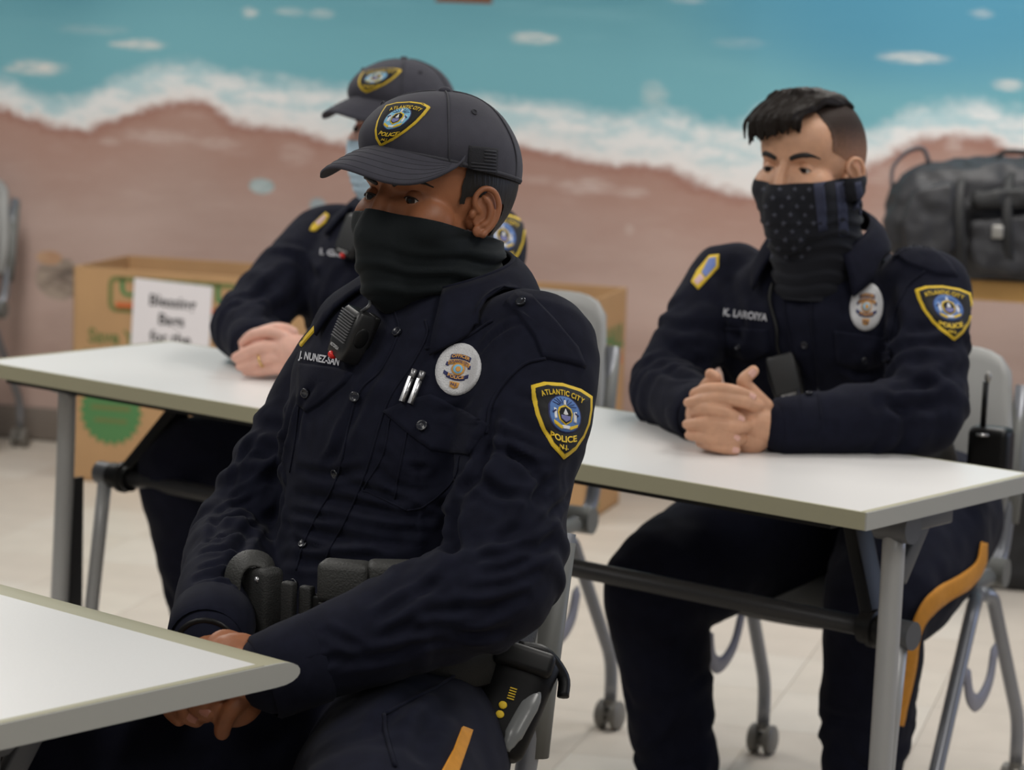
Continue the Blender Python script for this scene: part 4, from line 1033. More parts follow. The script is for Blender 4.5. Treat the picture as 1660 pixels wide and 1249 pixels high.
def cap(F, root, tilt=0.0):
    zf, zb_, zt = .063, .027, .133; yc = -.006
    def base_z(t): s = math.sin(t); return zb_ + (zf - zb_) * (s * .5 + .5) - .004 * abs(math.cos(t))
    def rad(t):
        b = .106 if math.sin(t) > 0 else .106; return .084 * math.cos(t), b * math.sin(t) + yc
    NA, NT = 72, 22; rings = []
    for i in range(NT + 1):
        h = i / NT; h = math.sin(h * math.pi / 2)        # denser near the top
        k = max(0.0, 1 - h ** 2.35) ** (1 / 2.35); ring = []
        for j in range(NA):
            t = 2 * math.pi * j / NA; x, y = rad(t); z0 = base_z(t); z = z0 + (zt - z0) * h
            bulge = 1 + .025 * math.sin(min(1, h * 1.6) * math.pi)
            fr = max(0, math.sin(t)); yy = yc + (y - yc) * k * bulge + .006 * fr * math.sin(h * math.pi)
            ring.append((x * k * bulge, yy, z))
        rings.append(ring)
    b = MB(); vs = [F.P(*p) for r in rings for p in r]; fs = [(i * NA + j, i * NA + (j + 1) % NA, (i + 1) * NA + (j + 1) % NA, (i + 1) * NA + j) for i in range(NT) for j in range(NA)]
    b.add(vs, fs); o = b.build('cap', M_CAP, root)
    P = getv(o.data); nn = getn(o.data); setv(o.data, P + nn * (vnoise(P, (22, 22, 22), 2) * .0012)[:, None])
    md = o.modifiers.new('thick', 'SOLIDIFY'); md.thickness = .002; md.offset = -1
    tree = bvh(o.data)
    for deg in (35, 145, 205, 270, 335):
        j = int(round(deg / 360 * NA)) % NA; b = MB(); b.tube([F.P(*[q * 1.004 for q in rings[i][j]]) for i in range(0, NT)], .0011, 6); b.build('panel_seam', M_CAPD, o)
    b = MB(); b.tube([F.P(*[q * 1.006 for q in rings[0][j]]) + F.u * .0035 for j in range(NA)] + [F.P(*[q * 1.006 for q in rings[0][0]]) + F.u * .0035], .0022, 8, flat=.6); b.build('sweatband_edge', M_CAPD, o)
    b = MB(); b.sphere(F.P(0, yc, zt + .001), (.0075, .0075, .0045), 16, 8, F.r, F.f, F.u); b.build('top_button', M_CAP, o)
    for deg in (10, 62, 118, 170):
        j = int(round(deg / 360 * NA)); c = F.P(*rings[12][j]); n_ = (c - F.P(0, yc, .06)).normalized(); x = n_.orthogonal().normalized(); y = n_.cross(x)
        b = MB(); b.tube([c + n_ * .001 + x * (.0032 * math.cos(q)) + y * (.0032 * math.sin(q)) for q in [2 * math.pi * k / 12 for k in range(13)]], .0009, 6); b.build('eyelet', M_CAPD, o)
    # visor
    NB, NR = 40, 12; top = []
    for i in range(NR + 1):
        r = i / NR
        for j in range(NB + 1):
            q = j / NB; t = math.radians(26 + 128 * q); xi, yi = rad(t); zi = base_z(t) + .003
            a = math.pi * q; xo, yo = .0795 * math.cos(a) * (1 - .04 * math.sin(a)), .030 + .136 * math.sin(a) ** .70
            yo = max(yo, yi)
            x = xi + (xo - xi) * r; y = yi + (yo - yi) * r
            drop = (.012 * r + .006 * r * r) * math.sin(a) ** .5 + .046 * ((x / .0795) ** 2) * r * math.sin(a) ** .8
            top.append((x, y, (zi + .004 * (1 - abs(math.cos(a)))) * (1 - r) + zf * r - drop - (0 if r > 0 else 0)))
    n = len(top); vs = [F.P(*p) for p in top] + [F.P(p[0], p[1], p[2] - .0035) for p in top]; fs = []
    for i in range(NR):
        for j in range(NB):
            a = i * (NB + 1) + j; fs += [(a, a + 1, a + NB + 2, a + NB + 1), (n + a, n + a + NB + 1, n + a + NB + 2, n + a + 1)]
    e = [NR * (NB + 1) + j for j in range(NB + 1)]
    for j in range(NB): fs.append((e[j], e[j + 1], n + e[j + 1], n + e[j]))
    for i in range(NR):
        for q in (0, NB): a = i * (NB + 1) + q; fs.append((a, a + NB + 1, n + a + NB + 1, n + a))
    b = MB(); b.add(vs, fs); v = b.build('visor', M_CAP, o)
    for rr in (.28, .44, .6, .76, .9):          # rows of stitching
        i = int(round(rr * NR)); b = MB(); b.tube([vs[i * (NB + 1) + j] + F.u * .0001 for j in range(2, NB - 1)], .00045, 5); b.build('visor_stitching', M_CAPD, o)
    return o, tree
# ---- uniform shirt
def ring(F, x, y, z, w, df, db, n=36, e=2.5, tw=0.0, tilt=0.0):
    out = []; ct, st = math.cos(tw), math.sin(tw)
    for i in range(n):
        a = 2 * math.pi * i / n; c, s = math.cos(a), math.sin(a)
        px = w * math.copysign(abs(c) ** (2 / e), c); d = df if s > 0 else db; py = d * math.copysign(abs(s) ** (2 / e), s)
        out.append(F.P(x + px * ct - py * st, y + px * st + py * ct, z + tilt * py))
    return out
def arm(b, sh, el, wr, r=(.066, .068, .058, .056, .050, .043, .036), over=.0):
    """shoulder, elbow, wrist: one sleeve"""
    sh, el, wr = Vector(sh), Vector(el), Vector(wr)
    pts = [sh, sh.lerp(el, .33), sh.lerp(el, .72), el, el.lerp(wr, .35), el.lerp(wr, .7), wr]
    mid = (el - sh).normalized() - (wr - el).normalized(); pts[3] = el + mid * .004
    rs = resample([(*p, q) for p, q in zip(pts, r)], 4); b.tube([q[:3] for q in rs], [q[3] for q in rs], 24, dome=True)
    return pts
def fold_rings(me, a, b_, axis0, amp, freq, lo, hi, seed):
    """soft ring folds round a limb between fractions lo..hi of the segment a-b"""
    a, b_ = np.array(a), np.array(b_); P = getv(me); nn = getn(me); d = b_ - a; L = np.linalg.norm(d); d /= L
    t = ((P - a) @ d) / L; rad = np.linalg.norm(P - a - np.outer((P - a) @ d, d), axis=1)
    idx = np.where((t > lo - .1) & (t < hi + .1) & (rad < axis0))[0]
    if len(idx) == 0: return
    Q = P[idx]; nz = vnoise(Q, (13, 13, 13), seed); n2 = vnoise(Q, (30, 30, 30), seed + 3)
    w = smoothstep(lo - .1, lo + .08, t[idx]) * (1 - smoothstep(hi - .08, hi + .1, t[idx]))
    s = np.sin(2 * np.pi * (t[idx] * freq + nz * 1.1)); s = np.sign(s) * np.abs(s) ** .8
    P[idx] += nn[idx] * (w * amp * s * (.55 + .9 * np.abs(n2)))[:, None]; setv(me, P)
def noise_disp(me, amp, sc, seed, mask=None):
    P = getv(me); nn = getn(me); d = vnoise(P, sc, seed) * amp
    if mask is not None: d = d * mask(P)
    setv(me, P + nn * d[:, None])
def collar(F, root, m, w=.071, d=.069, drop=.050, tip=.040, open_=152, z0=0.0, flare=.034, tipfwd=.03, yoff=0.0, bv=None):
    vs = []; fs = []; n = 48; k = 7
    for i in range(n + 1):
        t = math.radians(-open_ + 2 * open_ * i / n); f = abs(math.degrees(t)) / open_
        x0, y0 = w * math.sin(t), -d * math.cos(t) + yoff; zt = z0 + .020 * math.cos(t) - .012 * f ** 3
        ex = max(0, (f - .62) / .38)
        for j in range(k):
            r = j / (k - 1)
            out = flare * (r ** .8) * (1 + .25 * ex); dz = -(drop * r + tip * ex ** 1.5 * r)
            roll = .008 * math.sin(r * math.pi * .9)
            x = x0 + math.sin(t) * (out) ; y = y0 - math.cos(t) * (out) + tipfwd * ex ** 1.6 * r
            vs.append(F.P(x * (1 + .10 * ex * r), y, zt + dz + roll))
    for i in range(n):
        for j in range(k - 1):
            a = i * k + j; fs.append((a, a + 1, a + k + 1, a + k))
    if bv is not None:          # keep the leaf of the collar lying on top of the shirt
        for i, v in enumerate(vs):
            r = (i % k) / (k - 1); g = bv.find_nearest(v)
            if g[0] is not None and r > .2 and (v - g[0]).dot(g[1]) < .007: vs[i] = g[0] + g[1] * .007
    b = MB(); b.add(vs, fs); o = b.build('collar', m, root, fixn=False)
    md = o.modifiers.new('thick', 'SOLIDIFY'); md.thickness = .004; md.offset = 0
    b = MB(); q = [Vector(vs[i * k]) for i in range(n + 1)]; b.tube(q, .003, 8); b.build('collar_fold', m, root)
    return o
def leg(b, hip, knee, ankle, r=(.100, .092, .080, .072, .070, .062, .060)):
    hip, knee, ankle = Vector(hip), Vector(knee), Vector(ankle)
    pts = [hip, hip.lerp(knee, .4), hip.lerp(knee, .8), knee, knee.lerp(ankle, .3), knee.lerp(ankle, .7), ankle]
    rs = resample([(*p, q) for p, q in zip(pts, r)], 4); b.tube([q[:3] for q in rs], [q[3] for q in rs], 24, dome=True)
def boot(ankle, fwd, root, top=.17):
    a = Vector(ankle); f = Vector(fwd); f.z = 0; f.normalize(); F = Frame((a.x, a.y, 0), f); b = MB()
    b.tube([F.P(0, -.01, .05), F.P(0, -.01, .11), F.P(0, -.005, top)], [.044, .046, .050], 20)
    b.sphere(F.P(0, -.03, .045), (.040, .05, .045), 20, 12, F.r, F.f, F.u); b.sphere(F.P(0, .07, .04), (.042, .075, .042), 20, 12, F.r, F.f, F.u); b.sphere(F.P(0, .12, .035), (.045, .055, .035), 20, 12, F.r, F.f, F.u)
    me = remesh(b, .006, 3); v = getv(me); v[:, 2] = np.maximum(v[:, 2], .006); setv(me, v)
    o = link('boot', me, mat('black_leather_boot', sr(18, 18, 19), .42, bump=.3, bscale=120), root)
    s = MB(); pts = [(.0, -.082), (.036, -.06), (.036, .0), (.046, .09), (.042, .15), (.0, .182), (-.042, .15), (-.046, .09), (-.036, 0), (-.036, -.06)]; q = resample([(*p, 0) for p in pts] + [(*pts[0], 0)], 4)[:-1]
    s.loft([[F.P(p[0], p[1], 0.001) for p in q], [F.P(p[0], p[1], .016) for p in q]]); sh = s.build('sole', mat('black_rubber_sole', sr(14, 14, 14), .7), o); sharp(sh, 40)
    for i in range(5):
        l = MB(); z = .075 + i * .02; y = .052 - i * .0035 - (z - .075) * .1
        l.tube(resample([F.P(-.025, y - .01, z), F.P(0, y + .004, z + .004), F.P(.025, y - .01, z)], 4), .003, 6); l.build('lace', M_PBLACK, o)
# ---- hands
def finger(b, pts, r, n=12):
    q = resample([(*p, k) for p, k in zip(pts, r)], 5); b.tube([x[:3] for x in q], [x[3] for x in q], n, dome=True)
def nail(tip, back, normal, root, r=.0075, m=None):
    """small nail plate on the back of a finger tip"""
    d = (Vector(tip) - Vector(back)).normalized(); n = Vector(normal); n = (n - d * n.dot(d)).normalized(); s = d.cross(n); b = MB()
    c = Vector(tip) - d * .0025
    vs = []; fs = []
    for i in range(7):
        for j in range(6):
            u = (i / 6 * 2 - 1); v = j / 5; w = r * .72 * (1 - .25 * v ** 3); ang = u * 1.0
            vs.append(c + s * (math.sin(ang) * w) + n * (math.cos(ang) * r * .55 + r * .58) + d * (v * .011 - .006))
    for i in range(6):
        for j in range(5): a = i * 6 + j; fs.append((a, a + 1, a + 7, a + 6))
    b.add(vs, fs); b.build('fingernail', m, root, fixn=False)

def radio_mic(c, up, face, root_label, w=.052, h=.076, t=.032, grille=True):
    """clip-on speaker microphone: a thing of its own"""
    z = Vector(up).normalized(); n = Vector(face); n = (n - z * n.dot(z)).normalized(); x = n.cross(z) * -1; x = z.cross(n)
    c = Vector(c); root = empty('radio_microphone', (c - z * h / 2)[:]); tag(root, root_label, 'radio')
    M1 = mat('black_radio_shell', sr(30, 30, 31), .38); M2 = mat('grey_radio_grille', sr(78, 78, 80), .5)
    P = lambda a, b, d: c + x * a + z * b + n * d
    b = MB(); prof = []
    for k, (zz, s, th) in enumerate(((-.5, .80, .7), (-.46, .92, .9), (-.2, 1, 1), (.2, 1, 1), (.44, .92, .9), (.5, .82, .75))):
        prof.append([P(w / 2 * s * math.copysign(abs(math.cos(a)) ** .35, math.cos(a)), h * zz, t / 2 * th * math.copysign(abs(math.sin(a)) ** .35, math.sin(a))) for a in [2 * math.pi * i / 32 for i in range(32)]])
    b.loft(prof); sharp(b.build('body', M1, root), 50)
    if grille:
        for i in range(11):
            zz = h * (.40 - .055 * i); b = MB(); b.box(P(0, zz, t / 2 + .0006), w * .76, .0022, .0018, x, n, z, bev=.0005); b.build('grille_rib', M2, root)
    else:
        b = MB(); b.box(P(0, .004, t / 2), w * .8, .0016, h * .8, x, n, z, bev=.0006); b.build('grille_panel', mat('dark_grey_radio_face', sr(48, 49, 50), .5), root)
    me = font_mesh('MOTOROLA', 1.0, 0, .02); ww = max(v.co.x for v in me.vertices)
    link('maker_text', mesh([P(v.co.x / ww * w * .24, v.co.y * .0055 - h * (.30 if grille else .40), t / 2 + .0013) for v in me.vertices], [tuple(p.vertices) for p in me.polygons], False), mat('pale_print', sr(190, 190, 190), .6), root)
    b = MB(); b.sphere(P(0 if not grille else -w * .12, -h * .49, t * .36), (.0058, .0058, .0048), 14, 8, x, n, z); b.build('red_button', M_RED, root)
    b = MB(); b.sphere(P(-w / 2, h * .05, 0), (.002, .009, .012), 14, 8, x, n, z); b.build('side_button', M_BLACK, root)
    b = MB(); b.sphere(P(w / 2, h * .05, 0), (.002, .009, .012), 14, 8, x, n, z); b.build('side_button', M_BLACK, root)
    b = MB(); b.box(P(0, .01, -t / 2 - .004), .02, .010, .04, x, n, z, bev=.003); b.build('clip', M_BLACK, root)
    return root, P
def pen_pair(bv, a, b_, label_l):
    """a, b_: photo positions of lower and upper end"""
    for k, dx in enumerate((0, 13)):
        p0, n0 = hit(bv, a[0] + dx, a[1] + 3 * k); p1, n1 = hit(bv, b_[0] + dx, b_[1] + 3 * k)
        if p0 is None or p1 is None: continue
        d = (p1 - p0).normalized(); n = (n0 + n1).normalized(); p0 = p0 + n * .006; p1 = p1 + n * .006
        root = empty('pen', p0[:]); tag(root, label_l[k], 'pen', 'pens in the breast pocket')
        L = (p1 - p0).length
        m = MB(); m.tube([p0, p0 + d * (L * .72)], .0032, 12); m.build('barrel', M_METAL, root)
        m = MB(); m.tube([p0 + d * (L * .74), p1], .0036, 12); m.build('cap_end', mat('ridged_steel', sr(150, 150, 152), .35, metal=.8), root)
        s = d.cross(n).normalized(); m = MB(); m.box(p0 + d * (L * .38) + n * .0042, .0042, .0012, L * .78, s, n, d, bev=.0004); m.build('pocket_clip', M_METAL, root)
# ------------------------------------------------------------------ nearest officer (cap, black gaiter)
def officer1():
    pel = W(585, 1085, 3.2); pel.z = .555; nb = W(722, 478, 3.28)
    root = empty('person', (pel.x, pel.y, 0)); tag(root, 'nearest police officer in dark cap and black neck gaiter, seated with hands in lap', 'person')
    FB = Frame((0, 0, 0), yawdir(45)); SK = skinmat('deep_brown_skin', sr(154, 99, 68))
    def sp(z):          # spine position at height z
        t = (z - pel.z) / (nb.z - pel.z); t2 = t + .10 * math.sin(math.pi * max(0, min(1, t)))
        return V(pel.x + (nb.x - pel.x) * t2, pel.y + (nb.y - pel.y) * t2, 0)
    def R(z, w, df, db, yaw=45, e=2.5, up=0.0, dx=0.0):
        F = Frame(sp(z), yawdir(yaw)); return ring(F, dx, 0, z, w, df, db, e=e, tilt=up)
    shL = W(872, 570, 3.16); shR = W(578, 562, 3.43)
    elL = W(800, 950, 3.02); wrL = W(448, 1092, 2.96)
    elR = W(388, 872, 3.33); wrR = W(338, 1035, 3.05)
    b = MB()
    b.loft([R(.60, .165, .120, .125, 44), R(.68, .168, .125, .125, 44), R(.76, .165, .125, .122, 45), R(.84, .170, .130, .124, 45), R(.91, .180, .140, .126, 46), R(.97, .182, .135, .122, 46), R(1.02, .165, .112, .112, 46, up=.1), R(1.055, .115, .085, .095, 46, up=.1), R(1.085, .078, .066, .078, 46)])
    for sh in (shL, shR): b.sphere(sh.lerp(V(nb.x, nb.y, 1.0), .12), .070, 24, 16)
    arm(b, shL, elL, wrL, (.070, .074, .068, .066, .060, .052, .046))
    arm(b, shR, elR, wrR, (.062, .064, .058, .056, .054, .050, .044))
    me = remesh(b, .0040, 14)
    P = getv(me)
    noise_disp(me, .0045, (11, 11, 11), 1.3); noise_disp(me, .0016, (34, 34, 34), 4.1)
    fold_rings(me, shL, elL, .11, .0040, 4.6, .45, 1.0, 2.2); fold_rings(me, elL, wrL, .09, .0032, 4.2, .02, .45, 5.2)
    fold_rings(me, shR, elR, .10, .0038, 5.0, .45, 1.0, 8.2); fold_rings(me, elR, wrR, .09, .003, 4.0, .0, .5, 3.7)
    bv = bvh(me)
    st = strokes_px(bv, [
        # belly folds pulled across the placket
        ([(470, 800), (540, 812), (610, 826), (690, 838), (740, 846)], .008, .005), ([(455, 850), (540, 870), (640, 880), (730, 882)], .009, .005),
        ([(480, 760), (540, 770), (600, 760)], .007, .004), ([(560, 780), (630, 806), (720, 818), (770, 816)], .007, .0045),
        ([(450, 905), (520, 912), (600, 905), (700, 905)], .008, .004), ([(610, 730), (680, 760), (760, 765)], .006, .0035),
        # armpit and sleeve
        ([(800, 660), (790, 720), (770, 770), (745, 800)], .010, .008), ([(790, 700), (840, 712), (900, 735)], .008, .005), ([(785, 720), (840, 745), (880, 785)], .008, .005),
        ([(770, 770), (810, 800), (860, 810)], .008, .005), ([(740, 810), (735, 880), (740, 960)], .012, .008),
        ([(880, 800), (850, 850), (800, 880)], .009, .004), ([(900, 870), (850, 910), (780, 935)], .009, .005), ([(860, 960), (800, 985), (740, 990), (680, 1000)], .009, .005),
        ([(830, 1020), (760, 1030), (690, 1020), (620, 1030)], .008, .005), ([(740, 920), (700, 950), (640, 985), (600, 1010)], .008, .004),
        ([(600, 1060), (560, 1040), (520, 1020)], .007, .003), ([(690, 1050), (620, 1065), (540, 1075)], .008, .004),
        # right sleeve
        ([(480, 640), (460, 720), (440, 780), (400, 830)], .010, .006), ([(470, 700), (430, 740), (380, 770)], .008, .004), ([(440, 800), (390, 840), (340, 850)], .008, .006), ([(420, 840), (380, 890), (320, 900)], .008, .006), ([(400, 880), (370, 930), (310, 945)], .008, .005),
        ([(360, 800), (350, 850), (330, 890)], .007, .003),
        # chest
        ([(640, 560), (600, 620), (560, 700), (530, 780)], .010, .003), ([(850, 520), (800, 545), (770, 580)], .006, .003), ([(520, 620), (490, 660), (480, 720)], .008, .003), ([(690, 560), (740, 540), (790, 520)], .006, .003)])
    st = [(p, w * .72, a * .95) for p, w, a in st]
    st += strokes_px(bv, [([(700, 860), (640, 862), (560, 852)], .0045, .003), ([(735, 835), (680, 825), (630, 812)], .004, .0025), ([(468, 830), (510, 838), (545, 842)], .004, .0025), ([(470, 870), (500, 885), (540, 890)], .004, .0025),
        ([(905, 770), (870, 800), (840, 845)], .005, .004), ([(925, 800), (890, 840), (850, 870)], .005, .0035), ([(870, 880), (820, 900), (770, 905)], .005, .004), ([(880, 920), (830, 945), (760, 960)], .005, .004), ([(800, 1000), (740, 1012), (690, 1008)], .0045, .0035), ([(720, 985), (660, 1010), (610, 1040)], .0045, .003), ([(760, 1045), (700, 1040), (640, 1052)], .0045, .003), ([(560, 1060), (520, 1075), (480, 1085)], .0045, .003),
        ([(430, 700), (400, 730), (375, 790)], .005, .003), ([(445, 760), (410, 790), (370, 810)], .0045, .004), ([(430, 790), (395, 815), (350, 835)], .0045, .004), ([(410, 850), (370, 870), (330, 880)], .0045, .004), ([(395, 905), (360, 915), (320, 925)], .0045, .003), ([(380, 940), (350, 955), (310, 965)], .0045, .003),
        ([(830, 640), (870, 650), (905, 640)], .005, .002), ([(800, 690), (830, 730), (870, 760)], .0045, .004), ([(560, 680), (545, 730), (520, 760)], .005, .0025), ([(610, 760), (650, 790), (700, 800)], .0045, .003), ([(770, 640), (740, 665), (700, 670)], .005, .002)])
    crease(me, st); bv = bvh(me)
    shirt = link('uniform_shirt', me, M_SHIRT, root)
    # trousers
    b = MB(); hipL = V(pel.x, pel.y, .565) + V(.066, -.066, 0); hipR = V(pel.x, pel.y, .56) + V(-.066, .066, 0)
    b.loft([R(.49, .17, .12, .15, 44), R(.56, .178, .13, .14, 44), R(.63, .168, .122, .125, 44), R(.66, .163, .12, .12, 44)])
    kL = W(592, 1395, 2.80); kR = V(pel.x - .37, pel.y - .24, .56); anL = V(kL.x + .05, kL.y + .10, .10); anR = V(kR.x + .03, kR.y + .05, .10)
    leg(b, hipL, kL, anL, (.112, .112, .100, .086, .078, .066, .062)); leg(b, hipR, kR, anR, (.104, .098, .086, .076, .07, .064, .06))
    mt = remesh(b, .007, 8); noise_disp(mt, .006, (10, 10, 10), 7.7); noise_disp(mt, .002, (30, 30, 30), 3.3)
    bt = bvh(mt); crease(mt, strokes_px(bt, [([(700, 1110), (640, 1150), (600, 1200)], .010, .004), ([(730, 1130), (690, 1190), (680, 1240)], .010, .004)])); bt = bvh(mt)
    tr = link('trousers', mt, M_TROU, root)
    stitch(bt, [(622, 1160), (660, 1140), (700, 1120), (736, 1098)], 'pocket_seam', M_TROU, root, r=.0022)
    stitch(bt, [(622, 1160), (628, 1200), (640, 1245)], 'pocket_seam', M_TROU, root, r=.0022)
    drape(bt, [(748, 1180), (764, 1186), (758, 1205), (738, 1262), (706, 1290), (690, 1290), (716, 1250), (735, 1215)], 'gold_stripe', M_GOLD, root, off=.003, tol=.3, n=40)
    for a, k in ((anL, kL), (anR, kR)): boot(a, yawdir(40), root)
    # belt and gear
    def belt_ring(z, g): return R(z, .172 + g, .130 + g, .128 + g, 44)
    b = MB(); b.loft([belt_ring(.648, .006), belt_ring(.652, .012), belt_ring(.698, .012), belt_ring(.702, .006)]); b.build('duty_belt', M_LEATHER, root)
    FBf = Frame(sp(.675), yawdir(44))
    def gear(name, px, py, w, h, t, m, d=None, tiltdeg=0, bev=.008, flap=False):
        d = d or 3.08
        c = W(px, py, d); n_ = (c - sp(.675)); n_.z = 0; n_.normalize(); z = UP.copy(); x = z.cross(n_).normalized()
        if tiltdeg: q = Matrix.Rotation(math.radians(tiltdeg), 3, n_); x = q @ x; z = q @ z
        b = MB(); b.box(c, w, t, h, x, n_, z, bev=bev); o = b.build(name, m, root)
        return o, c, x, n_, z
    for nm, px, py, wd in (('magazine_pouch', 560, 972, .052), ('magazine_pouch', 634, 972, .050)):
        o, c, x, n_, z = gear(nm, px, py, wd, .082, .034, M_POUCH, 3.055)
        b = MB(); b.box(c + n_ * .004 + z * .021, wd + .005, .036, .046, x, n_, z, bev=.008); b.build('pouch_flap', M_POUCH, o)
        b = MB(); b.tube([c + n_ * .0225 + x * (wd * .46 * q) + z * -.002 for q in (-1, 1)], .0014, 6); b.build('flap_seam', M_LEATHER, o)
    # open-sided baton or tool pouch at his right
    o, c, x, n_, z = gear('tool_pouch', 425, 978, .045, .085, .03, M_LEATHER, 3.10)
    loop = resample([c + n_ * .020 - z * .040 - x * .022, c + n_ * .026 + z * .000 - x * .022, c + n_ * .024 + z * .036 - x * .020, c + n_ * .010 + z * .050 - x * .012, c - n_ * .006 + z * .044 + x * .000, c - n_ * .008 + z * .02 + x * .004], 5)
    b = MB(); b.tube(loop, [.013] + [.015] * 24 + [.012], 12, flat=.24, up=x); b.build('pouch_strap', M_POUCH, o)
    b = MB(); b.sphere(c + z * .030 + n_ * .014 + x * .008, .004, 10, 6); b.build('snap', M_METAL, o)
    for px, py, nm in ((497, 992, 'belt_keeper'), (468, 985, 'belt_keeper')):
        gear(nm, px, py, .016, .058, .012, M_LEATHER, 3.06, bev=.003)
    gear('belt_buckle', 512, 992, .03, .04, .012, M_BLACK, 3.06, bev=.004)
    # holstered device at his left hip
    a = W(852, 1060, 3.14); z_ = W(800, 1225, 3.10)
    ax = (a - z_).normalized(); n_ = (ray(820, 1140) * -1).normalized(); n_ = (n_ - ax * n_.dot(ax)).normalized(); x = ax.cross(n_)
    b = MB(); b.loft([[z_ + ax * (k * (a - z_).length) + x * (w * math.copysign(abs(math.cos(t)) ** .7, math.cos(t))) + n_ * (th * math.copysign(abs(math.sin(t)) ** .7, math.sin(t))) for t in [2 * math.pi * i / 24 for i in range(24)]] for k, w, th in ((0, .026, .018), (.05, .032, .022), (.3, .036, .024), (.7, .040, .026), (.92, .043, .028), (1, .036, .022))])
    o = b.build('holster', mat('black_moulded_holster', sr(13, 13, 14), .5, bump=.1, bscale=100, spec=.2), root)
    b = MB(); b.box(a.lerp(z_, .1) + n_ * .01, .07, .045, .03, x, n_, ax, bev=.008); b.build('holster_hood', M_BLACK, o)
    b = MB(); b.tube(resample([a - x * .01 + n_ * .02, a + x * .02 + n_ * .015 + ax * .004, a + x * .048 - ax * .012, a + x * .055 - ax * .035], 5), .007, 8); b.build('retention_lever', M_BLACK, o)
    for i in range(5):
        c = a.lerp(z_, .40 + i * .025) + n_ * .0262 - x * .001; b = MB(); b.box(c, .008, .001, .0013, x, n_, (ax + x * .2).normalized()); b.build('yellow_tick', M_YELLOW, o, smooth=False)
    for q in (-1, 1):
        b = MB(); b.sphere(a.lerp(z_, .62) + n_ * .0255 - x * .007 + ax * q * .0055, (.005, .0015, .0045), 12, 6, x, n_, ax); b.build('yellow_dot', M_YELLOW, o)
    b = MB(); q = [(-.2, .56), (.55, .58), (.9, .50), (.85, .25), (.6, .05), (.35, .02), (.45, .3)]
    b.tube(resample([z_.lerp(a, .66) + x * .026 + n_ * .020, z_.lerp(a, .45) + x * .020 + n_ * .023, z_.lerp(a, .2) + x * .014 + n_ * .022, z_.lerp(a, .04) + x * .012 + n_ * .020], 5), [.004, .007, .009, .010, .011] + [.011] * 6 + [.009, .008, .007, .005, .004], 10, flat=.4, up=x)
    b.build('clear_window', mat('grey_translucent_plastic', sr(120, 122, 122), .25), o)
    b = MB(); b.tube([a + ax * .004 - x * .018, a + ax * .036 - x * .010], .006, 10); b.build('chrome_clip', M_METAL, o)
    # shirt details
    stitch(bv, [(640, 505), (646, 540), (618, 600), (578, 645), (548, 770), (512, 840), (492, 884), (480, 925)], 'placket_edge', M_SHIRT, root, r=.0013, off=.0006, k=10)
    stitch(bv, [(690, 520), (692, 545), (668, 592), (628, 655), (592, 770), (560, 845), (535, 890), (524, 925)], 'placket_edge', M_SHIRT, root, r=.0013, off=.0006, k=10)
    for px, py in ((645, 540), (576, 644), (546, 768), (493, 884), (477, 948)): button(bv, px, py, .0062, root)
    flap = drape(bv, [(622, 668), (660, 650), (700, 640), (758, 668), (792, 690), (762, 738), (700, 730), (668, 708)], 'pocket_flap', M_SHIRT, root, off=.0042, thick=.006, n=70)
    fl2 = drape(bv, [(486, 590), (548, 598), (572, 606), (560, 622), (520, 655), (498, 668), (484, 656)], 'pocket_flap', M_SHIRT, root, off=.004, thick=.006, n=60)
    button(bvh(flap.data), 685, 691, .0064, root)
    if fl2: button(bvh(fl2.data), 497, 637, .0060, root)
    for L in ([(632, 680), (620, 740), (590, 792), (600, 800), (660, 828)], [(660, 828), (690, 820), (735, 780), (745, 740)], [(484, 660), (478, 720), (470, 766)], [(660, 700), (648, 760), (640, 810)]): stitch(bv, L, 'pocket_seam', M_SHIRT, root, r=.0011, off=.0006, k=8)
    # epaulette and armhole seam on the near shoulder
    ep = drape(bv, [(820, 492), (838, 474), (862, 482), (900, 522), (936, 566), (948, 596), (918, 588), (880, 580), (868, 548), (842, 510)], 'epaulette', M_SHIRT, root, off=.0042, thick=.006, n=60)
    button(bvh(ep.data), 845, 492, .006, root, mat('steel_rim_button', sr(60, 62, 68), .2, metal=.6))
    stitch(bv, [(884, 582), (850, 592), (818, 622), (796, 660), (788, 704)], 'armhole_seam', M_SHIRT, root, r=.002, k=8)
    stitch(bv, [(690, 566), (720, 560), (760, 545), (800, 520)], 'yoke_seam', M_SHIRT, root, r=.0018, k=8)
    p = shield_patch(bv, (911.3, 678), (48, 9), (-1.4, -53.3), root, 'shoulder_patch'); p['label'] = 'black and yellow shield shoulder patch'
    oval_badge(bv, (744, 600), (35.5, 7), (11, -41), root)
    text_px(bv, 'J. NUNEZ-SAN', (487, 577), (552, 589), 12.5, 'name_embroidery', M_GREYTXT, root, off=.0022)
    drape(bv, [(487, 560), (494, 550), (525, 514), (529, 515), (527, 519), (497, 553), (489, 563)], 'flag_patch_border', M_YELLOW, root, off=.0026, n=60, center=(510, 535), tol=.3)
    # cuffs
    for wr, el, nm in ((wrL, elL, 'cuff'), (wrR, elR, 'cuff')):
        d = (wr - el).normalized(); b = MB(); r0 = .0475 if wr is wrL else .0455
        b.tube([wr - d * .05, wr - d * .045, wr + d * .012, wr + d * .016], [r0, r0 + .003, r0, r0 - .004], 28, caps=False); b.tube([wr + d * .014, wr - d * .02], [r0 - .003, r0 - .007], 28, caps=False)
        b.build(nm, M_SHIRT, root, fixn=False)
    # head
    FH = Frame(W(706, 333, 3.245), yawdir(41), V(.0, .0, 1) + V(.02, 0.03, 0))
    hm, hlocal, loc = build_head(FH, SK, None)
    # hands: clasped low between the thighs, half hidden by the table corner
    hb = MB(); nrm = (ray(360, 1100) * -1).normalized()
    def q(px, py, d): return W(px, py, d)
